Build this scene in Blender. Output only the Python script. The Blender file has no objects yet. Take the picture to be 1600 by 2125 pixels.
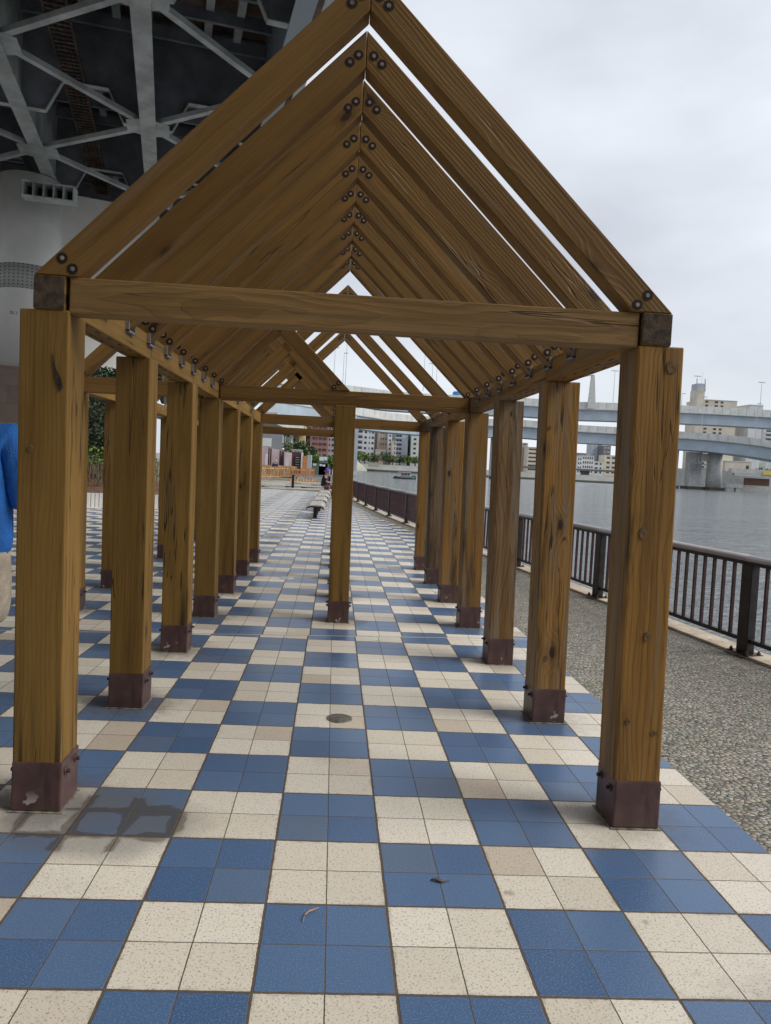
import bpy, bmesh, math, random
from mathutils import Vector, Matrix, Euler
random.seed(7)
R = math.radians
U = 0.4            # one checker square of the paving, in metres
LEAN = -0.0138     # the old pergola leans slightly
scene = bpy.context.scene
col = scene.collection

# ------------------------------------------------------------------ camera
CP = Vector((0.392, -4.7846, 3.6386)) * U
RX = Vector((0.99767576, -0.04481431, 0.05132988))
UX = Vector((-0.04929914, 0.04530135, 0.99775617))
FX = Vector((0.04703907, 0.99796767, -0.04298675))
FPX = 1485.8934
def ray(px, py):
    return RX * ((px - 761.785) / FPX) + UX * (-(py - 1032.89) / FPX) + FX
def at(px, py, Y):
    """point at distance Y (metres, along the promenade) seen at that place in the photo"""
    d = ray(px, py)
    return CP + d * ((Y - CP.y) / d.y)
cam = bpy.data.cameras.new('camera')
cam.sensor_width = 36; cam.lens = FPX / 2125 * 36
cam.shift_x = 38.2154 / 2125; cam.shift_y = -29.6108 / 2125
cam.clip_start = 0.05; cam.clip_end = 6000
camo = bpy.data.objects.new('camera', cam); col.objects.link(camo)
m = Matrix((RX, UX, -FX)).transposed().to_4x4(); m.translation = CP
camo.matrix_world = m
scene.camera = camo

# ------------------------------------------------------------------ node helpers
class NT:
    def __init__(s, name, rough=0.6, metallic=0.0, spec=None):
        s.m = bpy.data.materials.new(name); s.m.use_nodes = True
        s.t = s.m.node_tree; s.b = s.t.nodes['Principled BSDF']
        s.b.inputs['Roughness'].default_value = rough; s.b.inputs['Metallic'].default_value = metallic
        if spec is not None: s.b.inputs['Specular IOR Level'].default_value = spec
        s.tc = None
    def n(s, typ, **kw):
        nd = s.t.nodes.new(typ)
        for k, v in kw.items(): setattr(nd, k, v)
        return nd
    def put(s, sock, v):
        if isinstance(v, bpy.types.NodeSocket): s.t.links.new(v, sock)
        elif v is not None:
            if hasattr(sock.default_value, '__len__') and not hasattr(v, '__len__'): v = (v,) * len(sock.default_value)
            if hasattr(sock.default_value, '__len__') and len(sock.default_value) == 4 and len(v) == 3: v = (*v, 1)
            sock.default_value = v
    def obj(s):
        if s.tc is None: s.tc = s.n('ShaderNodeTexCoord')
        return s.tc.outputs['Object']
    def M(s, op, a, b=0.0, c=0.0, clamp=False):
        nd = s.n('ShaderNodeMath', operation=op, use_clamp=clamp)
        s.put(nd.inputs[0], a); s.put(nd.inputs[1], b)
        if op in ('MULTIPLY_ADD', 'SMOOTH_MIN', 'WRAP', 'COMPARE'): s.put(nd.inputs[2], c)
        return nd.outputs[0]
    def V(s, op, a, b=(0, 0, 0)):
        nd = s.n('ShaderNodeVectorMath', operation=op)
        s.put(nd.inputs[0], a); s.put(nd.inputs[1], b)
        return nd.outputs['Value'] if op in ('LENGTH', 'DISTANCE', 'DOT_PRODUCT') else nd.outputs[0]
    def xyz(s, v):
        nd = s.n('ShaderNodeSeparateXYZ'); s.put(nd.inputs[0], v); return nd.outputs
    def comb(s, x, y, z):
        nd = s.n('ShaderNodeCombineXYZ')
        for i, v in enumerate((x, y, z)): s.put(nd.inputs[i], v)
        return nd.outputs[0]
    def noise(s, vec, scale, detail=4, rough=0.55, dist=0.0, color=False):
        nd = s.n('ShaderNodeTexNoise')
        s.put(nd.inputs['Vector'], vec); nd.inputs['Scale'].default_value = scale
        nd.inputs['Detail'].default_value = detail; nd.inputs['Roughness'].default_value = rough
        nd.inputs['Distortion'].default_value = dist
        return nd.outputs['Color'] if color else nd.outputs['Fac']
    def voro(s, vec, scale, feature='F1', out='Distance', rnd=1.0):
        nd = s.n('ShaderNodeTexVoronoi', feature=feature)
        s.put(nd.inputs['Vector'], vec); nd.inputs['Scale'].default_value = scale
        nd.inputs['Randomness'].default_value = rnd
        return nd.outputs[out]
    def ramp(s, f, a, b, lo=0.0, hi=1.0, smooth=True):
        nd = s.n('ShaderNodeMapRange', interpolation_type='SMOOTHSTEP' if smooth else 'LINEAR')
        s.put(nd.inputs['Value'], f)
        for k, v in (('From Min', a), ('From Max', b), ('To Min', lo), ('To Max', hi)): s.put(nd.inputs[k], v)
        return nd.outputs['Result']
    def mix(s, f, a, b, typ='MIX'):
        nd = s.n('ShaderNodeMix', data_type='RGBA', blend_type=typ)
        s.put(nd.inputs['Factor'], f); s.put(nd.inputs['A'], a); s.put(nd.inputs['B'], b)
        return nd.outputs['Result']
    def color(s, v): s.put(s.b.inputs['Base Color'], v)
    def rough(s, v): s.put(s.b.inputs['Roughness'], v)
    def bump(s, h, strength=0.5, dist=0.01):
        nd = s.n('ShaderNodeBump'); nd.inputs['Strength'].default_value = strength
        nd.inputs['Distance'].default_value = dist
        s.put(nd.inputs['Height'], h); s.t.links.new(nd.outputs[0], s.b.inputs['Normal'])
    def rnd(s):
        return s.n('ShaderNodeObjectInfo').outputs['Random']

def plain(name, c, rough=0.6, metallic=0.0, var=0.12, scale=3.0, bump=0.0):
    s = NT(name, rough, metallic)
    f = s.noise(s.obj(), scale, 5, 0.6)
    dk = tuple(x * (1 - var * 1.6) for x in c); lt = tuple(min(1, x * (1 + var)) for x in c)
    s.color(s.mix(s.ramp(f, 0.3, 0.7), dk, lt))
    if bump: s.bump(s.noise(s.obj(), scale * 12, 3), bump, 0.01)
    return s.m

def wood(name, lt, md, dk, weather=0.0, mould=0.0, soft=1.0, foot=0, wave=1.0):
    """timber with the grain along local Z"""
    s = NT(name, 0.62, spec=0.3)
    rn = s.rnd()
    off = s.comb(s.M('MULTIPLY', rn, 17.3), s.M('MULTIPLY', rn, 31.7), s.M('MULTIPLY', rn, 53.1))
    p0 = s.obj(); p = s.V('ADD', p0, off)
    # knots
    kv = s.V('MULTIPLY', p, (4.2, 4.2, 1.9))
    kd = s.voro(kv, 1.0); kc = s.xyz(s.voro(kv, 1.0, out='Color'))[0]
    knot = s.M('MULTIPLY', s.ramp(kd, 0.34, 0.0), s.M('GREATER_THAN', kc, 0.30))
    core = s.M('MULTIPLY', s.ramp(kd, 0.085, 0.05), s.M('GREATER_THAN', kc, 0.30))
    # ring pattern around a wandering pith
    q = s.xyz(p0)
    wob = s.xyz(s.noise(s.V('MULTIPLY', p, (3, 3, 0.8)), 1.0, 3, color=True))
    px = s.M('ADD', s.M('ADD', q[0], s.M('MULTIPLY_ADD', rn, 0.16, 0.02)), s.M('MULTIPLY', s.M('SUBTRACT', wob[0], 0.5), 0.16 * wave))
    py = s.M('ADD', s.M('ADD', q[1], s.M('MULTIPLY_ADD', s.M('FRACT', s.M('MULTIPLY', rn, 7.7)), 0.2, -0.1)), s.M('MULTIPLY', s.M('SUBTRACT', wob[1], 0.5), 0.16 * wave))
    rr = s.M('SQRT', s.M('ADD', s.M('MULTIPLY', px, px), s.M('MULTIPLY', py, py)))
    rr = s.M('ADD', rr, s.M('MULTIPLY', knot, 0.045))
    rr = s.M('ADD', rr, s.M('MULTIPLY', s.noise(s.V('MULTIPLY', p, (12, 12, 2.2)), 1.0, 3), 0.012))
    rings = s.M('FRACT', s.M('MULTIPLY', rr, 62))
    late = s.M('MULTIPLY', s.M('MULTIPLY', s.ramp(rings, 0.25, 0.9), s.ramp(rings, 1.0, 0.93)), soft)
    fib = s.noise(s.V('MULTIPLY', p, (150, 150, 4)), 1.0, 3, 0.6)
    fib2 = s.noise(s.V('MULTIPLY', p, (34, 34, 0.9)), 1.0, 4, 0.6)
    tone = s.noise(s.V('MULTIPLY', p, (7, 7, 1.1)), 1.0, 4, 0.6)
    c = s.mix(late, lt, md)
    c = s.mix(s.M('MULTIPLY', s.ramp(fib2, 0.45, 0.75), 0.6 * soft), c, dk)
    c = s.mix(s.M('MULTIPLY', s.ramp(fib, 0.5, 0.8), 0.4 * soft), c, dk)
    c = s.mix(s.ramp(tone, 0.35, 0.72, 0.0, 0.5), c, tuple(x * 0.6 for x in md))
    c = s.mix(s.M('MULTIPLY', s.ramp(kd, 0.2, 0.06), s.M('MULTIPLY', s.M('GREATER_THAN', kc, 0.30), 0.6)), c, tuple(x * 0.8 for x in dk))
    tz = s.noise(s.V('MULTIPLY', s.V('ADD', p, (5, 1, 7)), (19, 19, 0.75)), 1.0, 5, 0.62, 0.3)
    c = s.mix(s.ramp(tz, 0.50, 0.68, 0.0, 0.62), c, dk)
    c = s.mix(s.ramp(tz, 0.46, 0.30, 0.0, 0.4), c, tuple(min(1, x * 1.3) for x in lt))
    if weather:
        w = s.noise(s.V('MULTIPLY', p, (14, 14, 0.7)), 1.0, 5, 0.65)
        w2 = s.ramp(w, 0.62 - 0.2 * weather, 0.78 - 0.1 * weather, 0.0, 0.85)
        c = s.mix(w2, c, s.mix(fib, (0.12, 0.10, 0.075), (0.30, 0.265, 0.215)))
    if mould:
        w = s.noise(s.V('MULTIPLY', s.V('ADD', p, (9, 4, 2)), (9, 9, 0.8)), 1.0, 5, 0.7)
        c = s.mix(s.ramp(w, 0.66 - 0.25 * mould, 0.8 - 0.2 * mould, 0.0, 0.85), c, (0.022, 0.018, 0.014))
    if foot:
        fs = s.noise(s.V('MULTIPLY', s.V('ADD', p, (2, 6, 3)), (22, 22, 0.5)), 1.0, 3, 0.55)
        c = s.mix(s.M('MULTIPLY', s.ramp(fs, 0.56, 0.66, 0, 0.9), s.ramp(q[2], 0.55, 0.0)), c, (0.03, 0.02, 0.012))
        c = s.mix(s.ramp(q[2], 0.03, 0.0, 0, 0.35), c, (0.05, 0.035, 0.02))
    c = s.mix(core, c, (0.035, 0.018, 0.008))
    # drying checks
    ck = s.noise(s.V('MULTIPLY', s.V('ADD', p, (3, 8, 1)), (11, 11, 0.5)), 1.0, 3, 0.55)
    crack = s.ramp(s.M('ABSOLUTE', s.M('SUBTRACT', ck, 0.5)), 0.011, 0.003)
    gate = s.ramp(s.noise(s.V('MULTIPLY', p, (5, 5, 1.2)), 1.0, 2), 0.53, 0.6)
    crack = s.M('MULTIPLY', s.M('MULTIPLY', crack, gate), 0.55 if soft < .5 and not foot else 1.0)
    c = s.mix(s.M('MULTIPLY', crack, 0.85), c, (0.02, 0.012, 0.006))
    c = s.mix(s.ramp(rn, 0, 1, 0.0, 0.3), c, tuple(x * 0.55 for x in md))
    s.color(c)
    h = s.M('ADD', s.M('MULTIPLY', late, 0.5), s.M('ADD', s.M('MULTIPLY', fib, 0.5), s.M('MULTIPLY', crack, -3.0)))
    s.bump(h, 0.8, 0.003)
    s.rough(s.ramp(fib2, 0.2, 0.8, 0.5, 0.75))
    return s.m

M = {}
M['wood'] = wood('wood_stained', (0.276, 0.157, 0.036), (0.207, 0.110, 0.024), (0.118, 0.059, 0.011), soft=.3, foot=1, wave=.7)
M['wood_roof'] = wood('wood_roof', (0.276, 0.149, 0.040), (0.199, 0.103, 0.026), (0.107, 0.054, 0.014), weather=0.3, mould=.12, soft=.42, wave=.45)
M['wood_worn'] = wood('wood_worn', (0.352, 0.180, 0.038), (0.239, 0.115, 0.023), (0.102, 0.048, 0.011), weather=0.85, mould=0.45, soft=.6, foot=1, wave=.8)
M['wood_grey'] = wood('wood_grey', (0.281, 0.155, 0.052), (0.192, 0.103, 0.033), (0.072, 0.038, 0.015), weather=1.0, mould=0.35)
M['wood_mould'] = wood('wood_mould', (0.26, 0.16, 0.07), (0.17, 0.10, 0.045), (0.06, 0.035, 0.02), weather=0.8, mould=1.1)

M['endgrain'] = plain('wood_end_grain', (0.075, 0.048, 0.026), 0.85, 0, .5, 22, .6)
M['mortar'] = plain('dirty_mortar', (0.22, 0.19, 0.155), 0.9, 0, .4, 20)
def shoe_mat():
    s = NT('brown_painted_steel', 0.42)
    f = s.noise(s.obj(), 9, 6, 0.6); z = s.xyz(s.obj())[2]
    c = s.mix(s.ramp(f, 0.35, 0.7), (0.075, 0.037, 0.034), (0.120, 0.066, 0.060))
    st = s.noise(s.V('MULTIPLY', s.obj(), (26, 26, 3)), 1.0, 4, 0.6)
    c = s.mix(s.ramp(st, 0.55, 0.7, 0, 0.55), c, (0.04, 0.02, 0.018))
    chip = s.M('MULTIPLY', s.ramp(s.noise(s.V('ADD', s.obj(), s.comb(s.M('MULTIPLY', s.rnd(), 9), 0, 0)), 16, 3, 0.5), 0.66, 0.68), s.ramp(z, 0.1, 0.03))
    c = s.mix(chip, c, (0.42, 0.38, 0.36))
    c = s.mix(s.M('MULTIPLY', s.ramp(z, 0.03, 0.0), 0.6), c, (0.1, 0.085, 0.07))
    s.color(c); s.bump(f, 0.2, 0.004); return s.m
M['shoe'] = shoe_mat()
M['recess_shade'] = plain('bolt_socket_shadow', (0.012, 0.007, 0.005), 0.8)  # near-black colour painted as the shade inside bolt sockets and beam slots
M['bolt'] = plain('bolt_head', (0.36, 0.28, 0.24), 0.45, 0.25, 0.3, 40)
M['galv'] = plain('galvanised_bracket', (0.27, 0.27, 0.29), 0.55, 0.2)
M['rust'] = plain('rusty_bolt', (0.15, 0.08, 0.05), 0.7, 0.3, 0.4, 60)
M['dk_bolt'] = plain('shoe_bolt_paint', (0.075, 0.035, 0.033), 0.45)

POSTS_U = []
for k in range(7):
    POSTS_U += [(-2.445, 2.41 + 3.08 * k + .245), (3.715, 2.41 + 3.08 * k + .245)]
for k in range(3, 10):
    POSTS_U += [(-5.525, 2.41 + 3.08 * k + .245), (.635, 2.41 + 3.08 * k + .245)]

def tile_mat():
    s = NT('checker_paving', 0.4)
    o = s.obj()
    sc = s.V('SCALE', o); s.t.nodes[-1].inputs['Scale'].default_value = 1 / U
    nw = s.V('SUBTRACT', s.noise(o, 5, 2, color=True), (.5, .5, .5))
    wv = s.n('ShaderNodeVectorMath', operation='SCALE'); s.put(wv.inputs[0], nw); wv.inputs['Scale'].default_value = 0.012
    pj = s.xyz(s.V('ADD', sc, wv.outputs[0]))
    # tiny shift of the joints past the expansion joint
    jl = s.M('SUBTRACT', pj[1], s.M('MULTIPLY_ADD', pj[0], 0.1, 10.33))
    past = s.M('GREATER_THAN', jl, 0)
    x = s.M('SUBTRACT', pj[0], s.M('MULTIPLY', past, 0.035)); y = pj[1]
    par = s.M('FLOORED_MODULO', s.M('ADD', s.M('FLOOR', x), s.M('FLOOR', y)), 2)
    blue = s.M('LESS_THAN', par, 0.5)
    def line(v, half):       # distance to nearest integer
        f = s.M('FRACT', v); d = s.M('MINIMUM', f, s.M('SUBTRACT', 1, f)); return d
    dmaj = s.M('MINIMUM', line(x, 0), line(y, 0))
    dmin = s.M('MULTIPLY', s.M('MINIMUM', line(s.M('MULTIPLY', x, 2), 0), line(s.M('MULTIPLY', y, 2), 0)), 0.5)
    gn = s.M('MULTIPLY', s.M('SUBTRACT', s.noise(o, 55, 4, .7), .5), .016); dmaj = s.M('ADD', dmaj, gn); dmin = s.M('ADD', dmin, s.M('MULTIPLY', gn, .45)); gmaj = s.ramp(dmaj, 0.0135, 0.0085); gmin = s.ramp(dmin, 0.0065, 0.0035)
    grout = s.M('MAXIMUM', gmaj, gmin)
    seal = s.ramp(s.M('ABSOLUTE', jl), 0.035, 0.022)
    tid = s.comb(s.M('FLOOR', s.M('MULTIPLY', x, 2)), s.M('FLOOR', s.M('MULTIPLY', y, 2)), 0)
    wn = s.n('ShaderNodeTexWhiteNoise', noise_dimensions='3D'); s.put(wn.inputs['Vector'], tid)
    tr = wn.outputs['Value']; trc = s.xyz(wn.outputs['Color'])
    big = s.noise(o, 0.9, 4, 0.6)
    # cream tile
    cr = s.mix(tr, (0.66, 0.60, 0.495), (0.80, 0.745, 0.64))
    cr = s.mix(s.ramp(trc[1], 0.86, 0.97, 0, 0.6), cr, (0.47, 0.365, 0.27))
    sp = s.noise(o, 190, 2, 0.5); sp2 = s.noise(o, 125, 2, 0.55)
    cr = s.mix(s.ramp(sp, 0.60, 0.70, 0, 0.75), cr, (0.20, 0.17, 0.135))
    cr = s.mix(s.ramp(sp2, 0.58, 0.66, 0, 0.6), cr, (0.17, 0.15, 0.12))
    # blue tile
    bl = s.mix(tr, (0.052, 0.110, 0.230), (0.100, 0.178, 0.320))
    bl = s.mix(s.ramp(trc[0], 0.7, 1, 0, 0.8), bl, (0.10, 0.135, 0.2))
    bl = s.mix(s.ramp(sp, 0.50, 0.68, 0, 0.7), bl, (0.15, 0.25, 0.40))
    bl = s.mix(s.ramp(sp2, 0.35, 0.25, 0, 0.4), bl, (0.02, 0.04, 0.10))
    c = s.mix(blue, cr, bl)
    # grime, general and round the posts
    c = s.mix(s.ramp(big, 0.52, 0.78, 0, 0.35), c, (0.17, 0.145, 0.115))
    spot = s.voro(o, 2.3); c = s.mix(s.M('MULTIPLY', s.ramp(s.M('ADD', spot, s.M('MULTIPLY', s.noise(o, 40, 3), .08)), 0.10, 0.06), 0.5), c, (0.12, 0.10, 0.08))
    fine = s.noise(o, 22, 5, 0.7); c = s.mix(s.ramp(fine, 0.55, 0.75, 0, 0.22), c, (0.13, 0.115, 0.10))
    c = s.mix(s.M('MULTIPLY', s.ramp(s.M('MINIMUM', dmaj, 0.06), 0.05, 0.0), s.ramp(s.noise(o, 14, 4), 0.45, 0.65, 0, 0.45)), c, (0.13, 0.10, 0.075))
    dirt = None
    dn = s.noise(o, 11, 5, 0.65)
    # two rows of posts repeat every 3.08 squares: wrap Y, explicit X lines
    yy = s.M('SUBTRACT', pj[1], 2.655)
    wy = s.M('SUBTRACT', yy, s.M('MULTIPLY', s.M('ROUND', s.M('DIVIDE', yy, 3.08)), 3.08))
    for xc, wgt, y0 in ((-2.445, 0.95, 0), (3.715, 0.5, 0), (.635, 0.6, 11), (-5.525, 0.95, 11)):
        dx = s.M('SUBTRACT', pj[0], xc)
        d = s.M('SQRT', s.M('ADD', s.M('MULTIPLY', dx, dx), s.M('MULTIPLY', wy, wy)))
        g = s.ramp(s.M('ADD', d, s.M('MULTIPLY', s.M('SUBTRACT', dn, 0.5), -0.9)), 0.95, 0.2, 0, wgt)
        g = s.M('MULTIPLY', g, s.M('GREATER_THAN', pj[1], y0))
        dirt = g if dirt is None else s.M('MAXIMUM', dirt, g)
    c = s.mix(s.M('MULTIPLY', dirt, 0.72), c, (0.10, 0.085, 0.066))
    # damp outline next to the front left post
    wx = s.M('SUBTRACT', pj[0], -1.75); wyy = s.M('SUBTRACT', pj[1], 2.25)
    wd = s.M('SQRT', s.M('ADD', s.M('MULTIPLY', wx, wx), s.M('MULTIPLY', s.M('MULTIPLY', wyy, wyy), 2.2)))
    wn2 = s.noise(o, 3.4, 3, 0.5)
    lineV = s.M('ABSOLUTE', s.M('SUBTRACT', wn2, 0.5))
    wet = s.M('MULTIPLY', s.ramp(s.M('MINIMUM', dmaj, dmin), s.M('MULTIPLY_ADD', wn2, 0.42, -0.125), s.M('MULTIPLY_ADD', wn2, 0.42, -0.165)), s.ramp(s.M('ADD', wd, s.M('MULTIPLY', dn, 0.3)), 1.05, 0.95))
    gry = s.ramp(s.M('ADD', wd, s.M('MULTIPLY', wn2, 0.8)), 1.65, 1.1, 0, 0.55)
    c = s.mix(gry, c, (0.125, 0.13, 0.135))
    c = s.mix(s.M('MULTIPLY', wet, 0.55), c, (0.05, 0.042, 0.034))
    gc = s.mix(s.noise(o, 30, 3), (0.055, 0.04, 0.028), (0.15, 0.115, 0.08))
    c = s.mix(grout, c, gc)
    c = s.mix(seal, c, (0.42, 0.40, 0.36))
    s.color(c)
    r = s.mix(blue, (0.5, 0.5, 0.5), (0.3, 0.3, 0.3))
    r = s.mix(s.M('MAXIMUM', grout, s.M('MULTIPLY', dirt, 0.7)), r, (0.8, 0.8, 0.8))
    r = s.mix(wet, r, (0.22, 0.22, 0.22))
    s.rough(r)
    tilt = s.M('MULTIPLY', s.M('ADD', s.M('MULTIPLY', s.M('SUBTRACT', trc[0], .5), s.M('FRACT', s.M('MULTIPLY', x, 2))), s.M('MULTIPLY', s.M('SUBTRACT', trc[1], .5), s.M('FRACT', s.M('MULTIPLY', y, 2)))), 0.6)
    h = s.M('ADD', s.M('ADD', s.M('MULTIPLY', sp2, 0.5), s.M('MULTIPLY', sp, 0.25)), s.M('ADD', s.M('MULTIPLY', grout, -1.6), tilt))
    s.bump(h, 0.55, 0.0025)
    s.b.inputs['Specular IOR Level'].default_value = 0.55
    return s.m
M['tile'] = tile_mat()

def cobble_mat():
    s = NT('washed_pebbles', 0.6)
    o = s.obj(); p = s.V('MULTIPLY', o, (32, 42, 17))
    p = s.V('ADD', p, s.noise(o, 9, 2, color=True))
    d = s.voro(p, 1.0, 'DISTANCE_TO_EDGE'); c1 = s.xyz(s.voro(p, 1.0, out='Color')); f1 = s.voro(p, 1.0)
    st = s.mix(c1[0], (0.16, 0.148, 0.12), (0.46, 0.425, 0.345))
    st = s.mix(s.ramp(c1[1], 0.75, 1), st, (0.36, 0.28, 0.2))
    st = s.mix(s.ramp(c1[2], 0.85, 1), st, (0.48, 0.47, 0.44))
    gap = s.ramp(d, 0.14, 0.03)
    big = s.noise(o, 1.6, 4)
    gapc = s.mix(s.ramp(big, 0.45, 0.65), (0.05, 0.045, 0.035), (0.045, 0.055, 0.028))
    c = s.mix(gap, st, gapc)
    c = s.mix(s.ramp(big, 0.55, 0.8, 0, 0.35), c, (0.09, 0.095, 0.06))
    s.color(c)
    s.bump(s.M('MULTIPLY', s.ramp(f1, 0.75, 0.1), 1.0), .9, 0.008)
    return s.m
M['cobble'] = cobble_mat()

def kerb_mat():
    s = NT('kerb_concrete', 0.8)
    o = s.obj(); f = s.noise(o, 6, 5, 0.65); g = s.noise(o, 60, 3)
    c = s.mix(s.ramp(f, 0.35, 0.7), (0.42, 0.34, 0.25), (0.62, 0.54, 0.43))
    c = s.mix(s.ramp(s.noise(o, 25, 3), 0.64, 0.7), c, (0.09, 0.065, 0.04))
    s.color(c); s.bump(g, 0.4, 0.004); return s.m
M['kerb'] = kerb_mat()

def water_mat():
    s = NT('river_water', 0.12)
    o = s.obj()
    big = s.noise(s.V('MULTIPLY', o, (0.02, 0.045, 1)), 1.0, 4, 0.6)
    s.color(s.mix(big, (0.10, 0.115, 0.12), (0.17, 0.19, 0.195)))
    a = s.noise(s.V('MULTIPLY', o, (0.8, 0.95, 1)), 1.0, 4, 0.6, 0.5)
    b = s.noise(s.V('MULTIPLY', o, (2.6, 3.0, 1)), 1.0, 3, 0.6, 0.5)
    c = s.noise(s.V('MULTIPLY', o, (0.10, 0.14, 1)), 1.0, 4, 0.6, 0.4)
    h = s.M('ADD', s.M('MULTIPLY', a, 0.55), s.M('ADD', s.M('MULTIPLY', b, 0.30), s.M('MULTIPLY', c, 1.3)))
    s.bump(h, 1.0, 0.48)
    s.rough(0.11)
    s.b.inputs['IOR'].default_value = 1.33
    return s.m
M['water'] = water_mat()

M['rail_dark'] = plain('dark_brown_rail', (0.030, 0.022, 0.024), 0.45, 0.2, 0.3, 8)
M['rail_brown'] = plain('reddish_brown_bar', (0.062, 0.026, 0.028), 0.5, 0.1, 0.3, 8)
M['rail_top'] = plain('grey_plastic_handrail', (0.42, 0.39, 0.40), 0.38, 0.0, 0.08, 4)
M['steel_grey'] = plain('grey_green_steel', (0.44, 0.48, 0.475), 0.55, 0.0, 0.2, 1.2)
M['steel_dark'] = plain('dark_steel_plate', (0.24, 0.255, 0.29), 0.6, 0.0, 0.25, 0.8)
M['soffit'] = plain('rusty_deck_soffit', (0.17, 0.115, 0.085), 0.85, 0.0, 0.5, 0.7)
M['rack'] = plain('rusty_rack', (0.10, 0.065, 0.045), 0.8, 0.0, 0.4, 2)
M['blue_girder'] = plain('pale_blue_girder', (0.36, 0.43, 0.49), 0.5, 0.0, 0.08, 0.15)
M['parapet'] = plain('pale_parapet', (0.58, 0.59, 0.57), 0.7, 0.0, 0.08, 0.3)
M['concrete'] = plain('pale_concrete', (0.50, 0.50, 0.48), 0.75, 0.0, 0.10, 0.5)
M['pier'] = plain('pier_paint', (0.80, 0.79, 0.76), 0.6, 0.0, 0.07, 0.6)
M['dark'] = plain('dark_void', (0.02, 0.022, 0.025), 0.7)
M['white'] = plain('white_paint', (0.74, 0.74, 0.72), 0.6, 0, 0.05)
M['black'] = plain('black_paint', (0.02, 0.02, 0.022), 0.5)
def stone_mat():
    s = NT('brown_stone_cladding', 0.75)
    b = s.n('ShaderNodeTexBrick'); s.put(b.inputs['Vector'], s.V('MULTIPLY', s.obj(), (1, 1, 1)))
    xx = s.xyz(s.obj()); s.put(b.inputs['Vector'], s.comb(xx[0], xx[2], 0))
    b.inputs['Scale'].default_value = 1.0; b.inputs['Brick Width'].default_value = 0.9; b.inputs['Row Height'].default_value = 0.6
    b.inputs['Mortar Size'].default_value = 0.008
    b.inputs['Color1'].default_value = (0.20, 0.15, 0.12, 1); b.inputs['Color2'].default_value = (0.145, 0.11, 0.09, 1); b.inputs['Mortar'].default_value = (0.08, 0.06, 0.05, 1)
    s.color(s.mix(s.ramp(s.noise(s.obj(), 2.5, 5), 0.4, 0.7, 0, 0.5), b.outputs['Color'], (0.11, 0.08, 0.065)))
    return s.m
M['stone'] = stone_mat()
def leaf_mat(name, a, b):
    s = NT(name, 0.5); p = s.obj()
    f = s.noise(p, 1.7, 3); g = s.noise(p, 23, 2)
    s.color(s.mix(s.ramp(s.M('ADD', s.M('MULTIPLY', f, 0.6), s.M('MULTIPLY', g, 0.4)), 0.38, 0.62), a, b)); return s.m
M['leaf'] = leaf_mat('foliage_green', (0.028, 0.058, 0.016), (0.075, 0.135, 0.035))
M['leaf_bright'] = leaf_mat('foliage_bright', (0.08, 0.14, 0.02), (0.17, 0.26, 0.045))
M['leaf_pale'] = leaf_mat('foliage_pale', (0.10, 0.13, 0.06), (0.21, 0.25, 0.13))
M['ivy'] = leaf_mat('ivy_green', (0.022, 0.048, 0.02), (0.10, 0.155, 0.085))
M['bark'] = plain('bark', (0.08, 0.06, 0.04), 0.9)
M['stem'] = plain('dry_stem', (0.20, 0.15, 0.10), 0.9, 0, 0.4, 10)
M['soil'] = plain('reddish_soil', (0.15, 0.075, 0.045), 0.95, 0, 0.3, 5, 0.5)

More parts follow.
